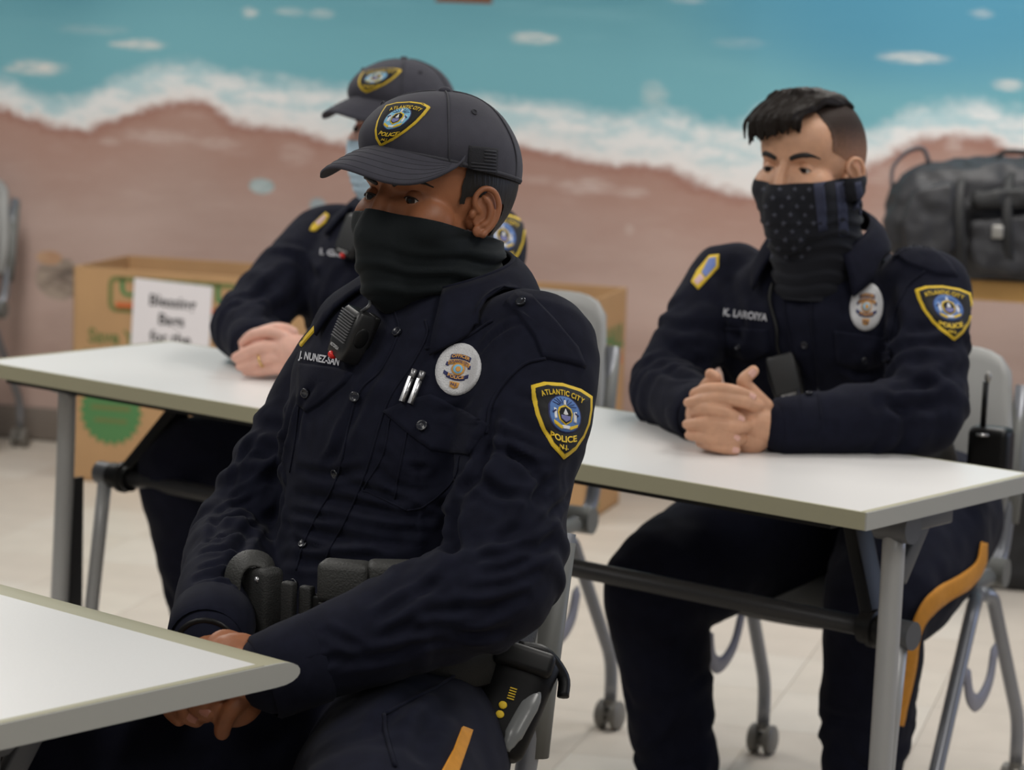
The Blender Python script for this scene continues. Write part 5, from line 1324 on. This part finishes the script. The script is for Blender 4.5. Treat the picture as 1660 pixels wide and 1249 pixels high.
    hb.tube([wrL.lerp(elL, .2), wrL, q(400, 1090, 2.965), q(372, 1102, 2.975)], [.030, .030, .030, .028], 20, flat=1.25, up=UP, dome=True)
    hb.sphere(q(385, 1085, 2.975), (.040, .022, .040), 20, 12); hb.sphere(q(378, 1130, 2.97), (.034, .020, .034), 20, 12)
    LF = [[(400, 1050, 2.985), (368, 1036, 2.985), (350, 1042, 2.98), (338, 1060, 2.975)], [(388, 1085, 2.95), (352, 1088, 2.94), (325, 1104, 2.945), (318, 1120, 2.955)], [(385, 1110, 2.945), (352, 1120, 2.937), (330, 1140, 2.942), (333, 1160, 2.95)], [(392, 1135, 2.95), (372, 1155, 2.94), (362, 1176, 2.945), (360, 1188, 2.955)]]
    for f in LF: finger(hb, [q(*p) for p in f], (.0115, .0105, .0098, .0088))
    hb.tube([wrR, q(345, 1090, 3.0), q(335, 1110, 2.99)], [.028, .030, .030], 20, dome=True); hb.sphere(q(318, 1112, 2.985), (.036, .022, .036), 20, 12)
    RF = [[(330, 1100, 2.965), (318, 1128, 2.952), (322, 1148, 2.945), (338, 1158, 2.943)], [(310, 1105, 2.97), (296, 1135, 2.958), (300, 1158, 2.95), (318, 1168, 2.948)], [(296, 1105, 2.975), (278, 1130, 2.965), (276, 1150, 2.96), (290, 1166, 2.955)], [(338, 1090, 2.965), (345, 1128, 2.948), (352, 1150, 2.945), (352, 1162, 2.947)]]
    for f in RF: finger(hb, [q(*p) for p in f], (.0112, .0102, .0095, .0086))
    hands = remesh(hb, .0017, 3)
    bod = MB(); bod.tube([V(*sp(.62)[:2], .6), V(*sp(.8)[:2], .8), V(*sp(.98)[:2], .98), FH.P(0, -.034, -.15)], [.10, .10, .10, .05], 16)
    for s_, e_, w_ in ((shL, elL, wrL), (shR, elR, wrR)): bod.tube([V(*sp(.98)[:2], .98), s_, e_, w_], [.06, .04, .036, .028], 12)
    for h_, k_, a_ in ((hipL, kL, anL), (hipR, kR, anR)): bod.tube([V(*sp(.62)[:2], .6), h_, k_, a_], [.06, .06, .045, .03], 12)
    body = link('body', joinmeshes([hm, hands, mesh(bod.v, bod.f)]), SK, root)
    NL = mat('brown_pink_nail', sr(176, 116, 98), .35)
    for f in (RF[0], RF[1]): nail(q(*f[3]), q(*f[2]), nrm, root, .0085, NL)
    b = MB(); d = (wrR - elR).normalized(); c = wrR + d * .026; x = d.orthogonal().normalized(); y = d.cross(x)
    b.tube([c + x * (.031 * math.cos(t)) + y * (.031 * math.sin(t)) for t in [2 * math.pi * i / 24 for i in range(25)]], .006, 8, flat=.5); b.build('watch_strap', M_BLACK, root)
    build_eyes(FH, root, (-.18, -.02)); brows(FH, root, M_HAIR, head=hlocal)
    polys = [tuple(p.vertices) for p in hlocal.polygons]; L0 = getv(hlocal)
    cut_shell(L0, polys, FH, lambda A: ((A[:, 2] > .004) & (A[:, 1] < .034 - .25 * np.maximum(0, A[:, 2] - .03)) & (A[:, 2] < .12)) & ~((A[:, 2] < .035 - .0 * A[:, 1]) & (A[:, 1] > -.005) & (A[:, 1] < .022) & (A[:, 2] < .012)) | ((A[:, 2] > -.065) & (A[:, 1] < -.038)), lambda A: .0024 + 0 * A[:, 0], 'hair', M_HAIR, root)
    MG = mat('black_green_gaiter', (0.0056, 0.0086, 0.0102), .8, bump=.15, bscale=900, sheen=.05, spec=.22)
    gaiter(FH, root, MG, -.0065, -.040, low=-.20, amp=.0044, seed=2.0)
    cp_, tree = cap(FH, root)
    p = shield_patch(tree, (644, 198.5), (35, 1), (22, -30), cp_, 'cap_patch', oval=M_PCYAN, tol=.06)
    fl = drape(tree, [(760, 236), (806, 241), (804, 283), (757, 277)], 'cap_flag', M_FLAG, cp_, off=.0022, n=40)
    MFL = mat('flag_thread', (0.022, 0.022, 0.028), .7)
    for i in range(7):
        y0 = 241 + i * 5.3; x0 = 783 if i < 4 else 762; drape(tree, [(x0, y0 + (x0 - 760) * .1), (802, y0 + 4), (802, y0 + 6.4), (x0, y0 + 2.4 + (x0 - 760) * .1)], 'flag_stripe', MFL, fl, off=.0030, thick=.0006, rings=1, n=12)
    FN = Frame(V(nb.x, nb.y, 0), yawdir(46))
    collar(Frame(W(722, 455, 3.262), yawdir(44), V(.07, .07, 1)), root, M_SHIRT, w=.079, d=.074, drop=.050, tip=.026, z0=.020, flare=.040, tipfwd=.014, open_=138, bv=bv)
    # clip-on microphone, its coiled lead, and two pens
    h, n_ = hit(bv, 586, 556)
    r_, P = radio_mic(h + n_ * .020, W(592, 505, 3.1) - W(556, 592, 3.1) + V(0, -.01, 0), yawdir(58) + V(0, 0, .16), 'black ribbed radio microphone with red button clipped on the nearest officer\'s chest', w=.043, h=.060, t=.030, grille=True)
    q = [P(0, .029, .0), P(.004, .040, -.004)] + [hit(bv, 600, 482)[0] + V(0, 0, .004)] + [W(604, 462, 3.2)]
    q = [p for p in q if p is not None]; b = MB(); b.tube(resample(q, 8), .0022, 8); b.build('lead', M_METAL if False else mat('grey_lead', sr(70, 70, 72), .4), r_)
    pen_pair(bv, (656, 654), (676, 602), ('silver pen at the left of two in the breast pocket', 'silver pen at the right of two in the breast pocket, near the badge'))
    return dict(root=root, bv=bv, FH=FH, shirt=shirt)
O1 = officer1()
# ------------------------------------------------------------------ the two officers behind the long table
def seated(label, pel, nb, yaw, syaw, shL, shR, elL, wrL, elR, wrR, knees, ankles, rings, sleeveL, sleeveR, skin, seed, vox=.0062, lean_bulge=.35):
    root = empty('person', (pel.x, pel.y, 0)); tag(root, label, 'person')
    def sp(z):
        t = (z - pel.z) / (nb.z - pel.z); t2 = t + lean_bulge * math.sin(math.pi * max(0, min(1, t)))
        return V(pel.x + (nb.x - pel.x) * t2, pel.y + (nb.y - pel.y) * t2, 0)
    def R(z, w, df, db, t=0.5, up=0.0): return ring(Frame(sp(z), yawdir(yaw + (syaw - yaw) * t)), 0, 0, z, w, df, db, tilt=up)
    b = MB(); n = len(rings); b.loft([R(z, w, f, k, i / (n - 1)) for i, (z, w, f, k) in enumerate(rings)])
    for sh in (shL, shR): b.sphere(sh.lerp(V(nb.x, nb.y, sh.z), .12), .066, 24, 16)
    arm(b, shL, elL, wrL, sleeveL); arm(b, shR, elR, wrR, sleeveR)
    me = remesh(b, vox, 9); noise_disp(me, .005, (11, 11, 11), seed); noise_disp(me, .0018, (32, 32, 32), seed + 3)
    for s, e, w, q in ((shL, elL, wrL, 1), (shR, elR, wrR, 2)):
        fold_rings(me, s, e, .10, .0042, 4.6, .4, 1.0, seed + q); fold_rings(me, e, w, .08, .003, 4.0, .0, .45, seed + q + 5)
    f = yawdir(yaw); r = V(f.y, -f.x, 0)       # his right
    hipR = V(pel.x, pel.y, .555) + r * .09; hipL = V(pel.x, pel.y, .545) - r * .115
    b = MB(); b.loft([R(.49, .17, .12, .14, 0), R(.56, .178, .13, .14, 0), R(.63, .168, .12, .125, 0), R(.68, .16, .12, .12, 0)])
    for h, k, a in ((hipL, knees[0], ankles[0]), (hipR, knees[1], ankles[1])): leg(b, h, k, a, (.124, .122, .104, .086, .080, .070, .066))
    mt = remesh(b, .0075, 8); noise_disp(mt, .008, (10, 10, 10), seed + 7); noise_disp(mt, .0028, (26, 26, 26), seed + 2)
    for h, k, a in ((hipL, knees[0], ankles[0]), (hipR, knees[1], ankles[1])): fold_rings(mt, k, a, .12, .0045, 3.4, .45, 1.0, seed + 9)
    link('trousers', mt, M_TROU, root)
    for i in (0, 1):
        fd = yawdir(yaw + (8 if i else -6)); boot(ankles[i], fd, root)
    bod = MB(); bod.tube([V(*sp(.62)[:2], .6), V(*sp(.8)[:2], .8), V(nb.x, nb.y, nb.z - .08), V(nb.x, nb.y, nb.z + .03)], [.07, .07, .06, .05], 16)
    for s_, e_, w_ in ((shL, elL, wrL), (shR, elR, wrR)): bod.tube([V(nb.x, nb.y, nb.z - .08), s_, e_, w_], [.06, .04, .034, .028], 12)
    for h_, k_, a_ in ((hipL, knees[0], ankles[0]), (hipR, knees[1], ankles[1])): bod.tube([V(*sp(.62)[:2], .6), h_, k_, a_], [.06, .06, .045, .03], 12)
    return dict(root=root, me=me, mt=mt, bod=mesh(bod.v, bod.f), sp=sp, R=R)
def cuffs(D, root, m=M_SHIRT):
    for wr, el, r0 in D:
        d = (wr - el).normalized(); b = MB()
        b.tube([wr - d * .05, wr - d * .045, wr + d * .010, wr + d * .014], [r0, r0 + .003, r0, r0 - .004], 28, caps=False); b.tube([wr + d * .012, wr - d * .02], [r0 - .003, r0 - .007], 28, caps=False)
        b.build('cuff', m, root, fixn=False)
def officer3():
    SK = skinmat('tan_skin', sr(206, 158, 128))
    pel = V(.628, 4.745, .555); nb = W(1345, 405, 4.50)
    shL = W(1508, 468, 4.38); shR = W(1172, 456, 4.60); elL = W(1498, 672, 4.24); wrL = W(1272, 692, 4.19); elR = W(1082, 632, 4.46); wrR = W(1132, 672, 4.28)
    kR = W(1062, 950, 4.56); kL = W(1420, 985, 4.42); aR = W(1100, 1235, 4.62); aL = W(1398, 1290, 4.52); aR.z = .13; aL.z = .13
    rings = [(.60, .165, .125, .13), (.70, .17, .135, .13), (.78, .172, .14, .128), (.86, .180, .145, .128), (.92, .184, .135, .122), (.965, .165, .11, .11), (1.0, .115, .085, .095), (1.03, .078, .066, .078)]
    D = seated('bareheaded police officer with starred gaiter, hands clasped on the long table', pel, nb, 28, 32, shL, shR, elL, wrL, elR, wrR, (kL, kR), (aL, aR), rings, (.064, .066, .062, .060, .058, .050, .043), (.062, .064, .060, .060, .056, .048, .041), SK, 11.3)
    root, me = D['root'], D['me']; bv = bvh(me)
    crease(me, strokes_px(bv, [([(1440, 560), (1400, 600), (1330, 640)], .010, .006), ([(1560, 600), (1500, 625), (1440, 630)], .010, .006), ([(1540, 650), (1480, 660), (1410, 655)], .010, .006), ([(1090, 560), (1130, 590), (1170, 600)], .010, .006), ([(1060, 590), (1100, 610), (1130, 615)], .009, .005), ([(1370, 590), (1400, 605), (1430, 595)], .008, .006), ([(1440, 640), (1470, 680), (1460, 730)], .010, .005), ([(1180, 450), (1200, 520), (1190, 590)], .010, .005), ([(1440, 470), (1450, 540), (1430, 610)], .011, .006)])); bv = bvh(me)
    link('uniform_shirt', me, M_SHIRT, root)
    cuffs([(wrL, elL, .0445), (wrR, elR, .0425)], root)
    # legs: gold stripe
    bt = bvh(D['mt'])
    ribbon(bt, [(1590, 880, 5), (1584, 915, 8), (1560, 942, 13), (1526, 962, 14), (1498, 988, 12), (1480, 1025, 9), (1468, 1090, 11), (1452, 1175, 8)], 'gold_stripe', M_GOLD, root, off=.006)
    # shirt details
    stitch(bv, [(1268, 455), (1275, 520), (1290, 600), (1300, 680)], 'placket_edge', M_SHIRT, root, r=.0016, k=8); stitch(bv, [(1318, 450), (1316, 520), (1324, 600), (1330, 680)], 'placket_edge', M_SHIRT, root, r=.0016, k=8)
    for px, py in ((1301, 482), (1305, 560), (1312, 640)): button(bv, px, py, .0058, root)
    fl = drape(bv, [(1352, 536), (1440, 548), (1446, 585), (1400, 602), (1356, 588)], 'pocket_flap', M_SHIRT, root, off=.004, thick=.006); button(bvh(fl.data), 1400, 584, .0055, root)
    fl = drape(bv, [(1175, 530), (1245, 535), (1248, 572), (1212, 585), (1178, 572)], 'pocket_flap', M_SHIRT, root, off=.004, thick=.006); button(bvh(fl.data), 1198, 564, .0055, root)
    drape(bv, [(1418, 372), (1440, 364), (1500, 395), (1540, 428), (1552, 448), (1520, 446), (1470, 428), (1430, 396)], 'epaulette', M_SHIRT, root, off=.0045, thick=.006)
    drape(bv, [(1196, 376), (1226, 366), (1236, 374), (1200, 396), (1172, 420), (1164, 412)], 'epaulette', M_SHIRT, root, off=.0045, thick=.006)
    button(bv, 1430, 375, .0055, root, M_METAL, 'epaulette_button'); button(bv, 1222, 372, .005, root, mat('brass', sr(190, 160, 100), .3, metal=.8), 'epaulette_button')
    stitch(bv, [(1500, 440), (1468, 470), (1446, 530), (1440, 590)], 'armhole_seam', M_SHIRT, root, r=.002, k=8)
    p = shield_patch(bv, (1535.6, 504.5), (44, 3), (-9, -38), root, 'shoulder_patch', tol=.2); p['label'] = 'black and yellow shield shoulder patch'
    oval_badge(bv, (1405, 498), (27.5, 1), (3, -38), root)
    text_px(bv, 'K. LAROIYA', (1174, 507), (1245, 516), 12, 'name_embroidery', M_GREYTXT, root, off=.002)
    f = drape(bv, [(1150, 416), (1166, 414), (1165, 434), (1132, 470), (1121, 458), (1130, 440)], 'flag_patch', M_YELLOW, root, off=.0026, n=40)
    if f:
        drape(bv, [(1150, 421), (1161, 419), (1161, 433), (1144, 452), (1138, 444)], 'flag_canton', mat('flag_blue', sr(110, 130, 190), .7), f, off=.0036, n=30)
        drape(bv, [(1136, 446), (1142, 454), (1131, 464), (1126, 458)], 'flag_stripes', mat('flag_pink_white', sr(214, 180, 184), .7), f, off=.0036, n=30)
    # head
    FH = Frame(W(1314, 280, 4.40), yawdir(35), V(-.03, .0, 1))
    hm, hl, loc = build_head(FH, SK, None)
    hb = MB(); nrm = (ray(1180, 680) * -1).normalized(); d0 = 4.135
    q = lambda px, py, d=0: W(px, py, d0 + d)
    hb.tube([wrL.lerp(elL, .15), wrL, q(1252, 692, .05), q(1232, 690, .04)], [.028, .029, .031, .030], 20, flat=.8, up=UP, dome=True)
    hb.sphere(q(1222, 690, .045), (.036, .026, .042), 24, 14); hb.sphere(q(1206, 668, .05), (.026, .024, .028), 20, 12); hb.sphere(q(1215, 712, .045), (.030, .024, .024), 20, 12)
    hb.tube([wrR, q(1150, 672, .09), q(1165, 676, .07)], [.028, .031, .030], 20, dome=True); hb.sphere(q(1150, 680, .055), (.034, .026, .040), 24, 14)
    RF = [[(1128, 640, .035), (1150, 632, .010), (1185, 633, .0), (1219, 643, .012)], [(1126, 668, .03), (1146, 663, .003), (1174, 668, -.004), (1200, 679, .008)], [(1130, 696, .03), (1148, 696, .006), (1170, 702, .0), (1193, 710, .010)], [(1138, 716, .035), (1152, 720, .012), (1172, 726, .006), (1192, 730, .012)]]
    LF = [[(1228, 658, .025), (1200, 650, .002), (1160, 645, .0), (1116, 653, .022)], [(1212, 690, .02), (1188, 692, .0), (1150, 686, -.001), (1114, 688, .022)], [(1200, 712, .02), (1176, 715, .004), (1148, 710, .004), (1118, 706, .024)]]
    for f in RF: finger(hb, [q(*p) for p in f], (.0105, .0108, .0098, .0082))
    for f in LF: finger(hb, [q(*p) for p in f], (.0105, .0105, .0095, .0080))
    TH = [[(1240, 660, .04), (1215, 632, .03), (1205, 618, .025), (1221, 602, .025)], [(1140, 640, .06), (1150, 622, .045), (1160, 615, .04), (1152, 607, .04)]]
    for f in TH: finger(hb, [q(*p) for p in f], (.014, .0115, .0105, .009))
    hands = remesh(hb, .0018, 3)
    link('body', joinmeshes([hm, hands, D['bod']]), SK, root)
    NL = mat('pink_nail', sr(226, 178, 164), .3)
    for f in RF: nail(q(*f[3]), q(*f[2]), nrm, root, .0082, NL)
    nail(q(*TH[0][3]), q(*TH[0][2]), nrm + V(.4, 0, .2), root, .009, NL)
    build_eyes(FH, root, (.05, .0)); brows(FH, root, M_HAIR, th=.0042, z0=.0275, head=hl)
    # hair: cropped fade on the sides, long swept top
    polys = [tuple(p.vertices) for p in hl.polygons]; L0 = getv(hl)
    mf = bpy.data.materials.new('faded_hair'); mf.use_nodes = True; nt = mf.node_tree; bs = nt.nodes['Principled BSDF']; bs.inputs['Roughness'].default_value = .6; bs.inputs['Specular IOR Level'].default_value = .2
    tc = nt.nodes.new('ShaderNodeTexCoord').outputs['Object']; sx = nt.nodes.new('ShaderNodeSeparateXYZ'); nt.links.new(tc, sx.inputs[0])
    g = N(nt, sx.outputs[2]); z0 = FH.o.z; nzz = nnoise(nt, tc, 220, 3) - .5
    col = nmix(nt, (g - z0 + nzz * .02).step(-.005, .085), sr(168, 124, 98), sr(48, 36, 30)); nt.links.new(col.s, bs.inputs['Base Color'])
    cut_shell(L0, polys, FH, lambda A: ((A[:, 2] > .012 + .5 * np.maximum(0, A[:, 1])) & (A[:, 1] < .048) & (A[:, 2] < .120)) & ~((A[:, 1] > -.012) & (A[:, 2] < .022) & (A[:, 1] < .03)) | ((A[:, 2] > -.06) & (A[:, 1] < -.03)), lambda A: np.full(len(A), .0012), 'faded_hair', mf, root)
    hbm = MB(); hbm.sphere((.002, -.006, .070), (.064, .086, .051), 36, 20)
    rng = random.Random(5)
    for i in range(150):
        a = rng.uniform(-1, 1); k = rng.uniform(0, 1)
        x0 = -.052 + .09 * rng.random(); y0 = -.06 + .07 * k
        sx_ = x0 * .9; zc = .128 - 4.0 * (x0 + .0) ** 2
        ex = x0 + .022 + rng.uniform(-.008, .012); ey = .078 + rng.uniform(-.012, .018) - 6.0 * max(0, abs(ex) - .015) ** 2
        ez = .072 + rng.uniform(-.010, .012) - .30 * max(0, ex + .005)
        pts = [(x0, y0, zc - 5 * max(0, -y0 - .02) ** 2 * 2), (x0 + .006, y0 + .04, .137 - 4.0 * x0 ** 2 + rng.uniform(-.003, .005)), (x0 + .014, .055 + rng.uniform(-.008, .008), .124 - 3.0 * x0 ** 2 + rng.uniform(-.004, .005)), (ex, ey + .012, .100 + rng.uniform(-.006, .006) - 2.2 * ex ** 2), (ex + .004, ey + .010, ez)]
        hbm.tube([q_[:3] for q_ in resample(pts, 4)], [.003] + [.0052] * 10 + [.0045, .004, .0035, .003, .0022, .0015], 7)
    hme = remesh(hbm, .0019, 1); P = getv(hme); P[:, 2] -= .010 * smoothstep(.06, .12, P[:, 2]); P += getn(hme) * (vnoise(P, (120, 22, 60), 3) * .0014)[:, None]; setv(hme, FH.arr(P)); link('swept_hair', hme, mat('dark_brown_hair', (0.014, 0.010, 0.008), .62, bump=.4, bscale=300, spec=.18), root)
    MG = mat('charcoal_gaiter', (0.012, 0.013, 0.018), .8, bump=.15, bscale=900, sheen=.05, spec=.2)
    go, gl = gaiter(FH, root, MG, -.012, .004, low=-.20, amp=.0024, seed=6.0, ears=True); bg_ = bvh(go.data)
    MSTAR = mat('grey_star_print', sr(62, 64, 76), .8); MSTRIPE = mat('slate_stripe_print', sr(50, 54, 76), .8)
    k = 0
    for r_ in range(9):
        for c_ in range(4):
            px = 1240 + c_ * 24 + (12 if r_ % 2 else 0) + r_ * 1.5; py = 308 + r_ * 13.5
            if px > 1318 or py > 425: continue
            star = [(px + (5.2 if i % 2 == 0 else 2.2) * math.sin(math.pi * i / 5), py - (5.2 if i % 2 == 0 else 2.2) * math.cos(math.pi * i / 5)) for i in range(10)]
            drape(bg_, star, 'printed_star', MSTAR, go, off=.0026, thick=.0004, rings=1, n=10, tol=.1)
    for x0, x1, b0 in ((1318, 1334, 372), (1352, 1368, 380), (1384, 1394, 345)):
        drape(bg_, [(x0, 296), ((x0 + x1) / 2, 295), (x1, 294), (x1 + 4, (294 + b0) / 2), (x1 + 6, b0), (x0 + 8, b0 + 4), (x0 + 4, (296 + b0) / 2)], 'printed_stripe', MSTRIPE, go, off=.0026, thick=.0004, rings=4, n=40, tol=.1)
    collar(Frame(W(1336, 398, 4.455), yawdir(30), V(-.08, -.10, 1)), root, M_SHIRT, w=.076, d=.074, drop=.044, tip=.024, z0=.030, flare=.030, tipfwd=.006, open_=136, bv=bv)
    # microphone on a lead
    h, n_ = hit(bv, 1283, 600)
    r_, P = radio_mic(h + n_ * .022, W(1270, 565, 4.3) - W(1290, 640, 4.3), yawdir(12) + V(0, 0, .12), 'dark radio microphone hanging on a lead before the bareheaded officer\'s chest', w=.050, h=.072, grille=False)
    pts = [P(0, .036, 0), P(-.0, .05, .0)] + [hit(bv, x, y)[0] + V(0, -.006, .004) for x, y in ((1258, 535), (1247, 490), (1252, 462)) if hit(bv, x, y)[0] is not None]
    b = MB(); b.tube(resample(pts, 6), .003, 8); b.build('lead', M_BLACK, r_)
    # belt and radio at his left side
    R = D['R']; b = MB(); b.loft([R(.655, .176, .132, .13, 0), R(.66, .182, .138, .136, 0), R(.705, .182, .138, .136, 0), R(.71, .176, .132, .13, 0)]); b.build('duty_belt', M_LEATHER, root)
    c = W(1605, 745, 4.60); b = MB(); b.box(c, .07, .05, .11, yawdir(28).cross(UP), yawdir(28), UP, bev=.012); o = b.build('holster', M_BLACK, root)
    b = MB(); b.tube([c + V(-.015, 0, .05), c + V(-.015, -.005, .13)], .005, 8); b.build('radio_antenna', M_BLACK, o)
    b = MB(); b.sphere(c + V(-.012, -.005, .138), (.006, .005, .010), 10, 6); b.build('antenna_tip', M_GLINT, o)
    b = MB(); b.box(c + V(-.02, -.03, .045), .02, .004, .004); b.build('chrome_clip', M_METAL, o)
officer3()
def officer2():
    SK = skinmat('fair_skin', sr(226, 178, 160))
    pel = V(-.165, 5.10, .555); nb = W(668, 335, 5.05)
    shL = W(800, 388, 4.93); shR = W(528, 385, 5.17); elL = W(770, 560, 4.78); wrL = W(512, 572, 4.78); elR = W(398, 528, 4.97); wrR = W(412, 560, 4.86)
    kR = W(300, 765, 5.0); kL = W(560, 800, 4.85); aR = V(kR.x + .06, kR.y + .10, .13); aL = V(kL.x + .05, kL.y + .12, .13)
    rings = [(.60, .165, .125, .13), (.70, .17, .135, .13), (.78, .185, .17, .128), (.86, .195, .175, .128), (.92, .192, .155, .122), (.975, .165, .11, .11), (1.01, .115, .085, .095), (1.04, .078, .066, .078)]
    D = seated('police officer in cap and light blue mask behind the nearest officer', pel, nb, 30, 34, shL, shR, elL, wrL, elR, wrR, (kL, kR), (aL, aR), rings, (.062, .064, .060, .058, .056, .048, .042), (.062, .066, .062, .060, .056, .048, .042), SK, 21.7, vox=.0072)
    root, me = D['root'], D['me']; bv = bvh(me)
    crease(me, strokes_px(bv, [([(470, 430), (430, 470), (380, 500)], .010, .006), ([(500, 470), (460, 500), (420, 520)], .010, .006), ([(560, 430), (540, 500), (500, 540)], .011, .006)])); bv = bvh(me)
    link('uniform_shirt', me, M_SHIRT, root); cuffs([(wrL, elL, .043), (wrR, elR, .043)], root)
    R = D['R']; b = MB(); b.loft([R(.655, .176, .132, .13, 0), R(.66, .182, .138, .136, 0), R(.705, .182, .138, .136, 0), R(.71, .176, .132, .13, 0)]); b.build('duty_belt', M_LEATHER, root)
    p = shield_patch(bv, (814, 388), (38, 6), (-2, -40), root, 'shoulder_patch', tol=.25)
    text_px(bv, 'I. GRA', (520, 409), (564, 415), 10, 'name_embroidery', M_GREYTXT, root, off=.002)
    f = drape(bv, [(506, 366), (528, 346), (534, 350), (528, 362), (510, 376), (502, 374)], 'flag_patch', M_YELLOW, root, off=.0026, n=40)
    if f: drape(bv, [(512, 362), (527, 350), (529, 355), (516, 368)], 'flag_field', mat('flag_pink_white', sr(214, 180, 184), .7), f, off=.0036, n=30)
    FH = Frame(W(650, 217, 4.98), yawdir(46), V(-.02, 0, 1))
    hm, hl, loc = build_head(FH, SK, None)
    hb = MB(); nrm = (ray(430, 570) * -1).normalized(); d0 = 4.76; q = lambda px, py, d=0: W(px, py, d0 + d)
    hb.tube([wrL.lerp(elL, .1), wrL, q(480, 572, .01), q(462, 570, .0)], [.028, .029, .031, .028], 20, flat=.8, up=UP, dome=True)
    hb.sphere(q(455, 566, .008), (.036, .024, .032), 20, 12); hb.sphere(q(470, 582, .012), (.034, .022, .026), 20, 12)
    hb.tube([wrR, q(415, 562, .06), q(425, 566, .045)], [.027, .030, .030], 20, dome=True); hb.sphere(q(425, 570, .04), (.032, .024, .034), 20, 12)
    LF = [[(462, 550, .0), (438, 539, -.012), (410, 543, -.008), (394, 556, .008)], [(455, 568, -.006), (430, 562, -.020), (404, 570, -.014), (382, 580, .004)], [(458, 584, -.002), (436, 580, -.016), (410, 588, -.010), (389, 594, .006)], [(464, 598, .002), (446, 598, -.008), (420, 602, -.004), (400, 603, .006)]]
    for f_ in LF: finger(hb, [q(*p) for p in f_], (.0112, .0108, .0098, .0085))
    finger(hb, [q(425, 540, .03), q(445, 534, .018), q(462, 534, .012), q(476, 539, .012)], (.012, .0115, .0105, .009))
    hands = remesh(hb, .002, 3); link('body', joinmeshes([hm, hands, D['bod']]), SK, root)
    NL = mat('pink_nail', sr(226, 178, 164), .3); nail(q(476, 539, .012), q(462, 534, .012), nrm, root, .009, NL)
    r0, r1 = q(436, 580, -.016), q(410, 588, -.010); c = r0.lerp(r1, .48); d = (r1 - r0).normalized(); x = d.orthogonal().normalized(); y = d.cross(x)
    b = MB(); b.tube([c + x * (.0118 * math.cos(t)) + y * (.0118 * math.sin(t)) for t in [2 * math.pi * i / 24 for i in range(25)]], .0026, 8, flat=.6); b.build('gold_ring', mat('gold', sr(232, 196, 120), .25, metal=.9), root)
    build_eyes(FH, root, (.0, -.05)); brows(FH, root, mat('brown_hair', sr(60, 44, 36), .6), head=hl)
    polys = [tuple(p.vertices) for p in hl.polygons]; L0 = getv(hl)
    cut_shell(L0, polys, FH, lambda A: ((A[:, 2] > .02) & (A[:, 1] < .03) & (A[:, 2] < .12)) | ((A[:, 2] > -.06) & (A[:, 1] < -.03)), lambda A: np.full(len(A), .0022), 'hair', M_HAIR, root)
    gaiter(FH, root, mat('light_blue_mask', sr(184, 208, 224), .75), -.010, -.020, low=-.112, amp=.001, seed=3.0, back=False, folds=False)
    cp_, tree = cap(FH, root)
    shield_patch(tree, (609.5, 129.7), (31, -2), (12.4, -16), cp_, 'cap_patch', oval=M_PCYAN, tol=.08)
    collar(Frame(W(668, 318, 5.05), yawdir(34), V(-.05, -.06, 1)), root, M_SHIRT, w=.078, d=.074, drop=.046, tip=.03, z0=.012, flare=.036, tipfwd=.012, open_=135, bv=bv)
    h, n_ = hit(bv, 584, 398)
    if h is not None: radio_mic(h + n_ * .024, W(600, 365, 4.8) - W(575, 430, 4.8), yawdir(40) + V(0, 0, .1), 'dark radio microphone on the blue-masked officer, half behind the nearest officer', grille=False)
officer2()
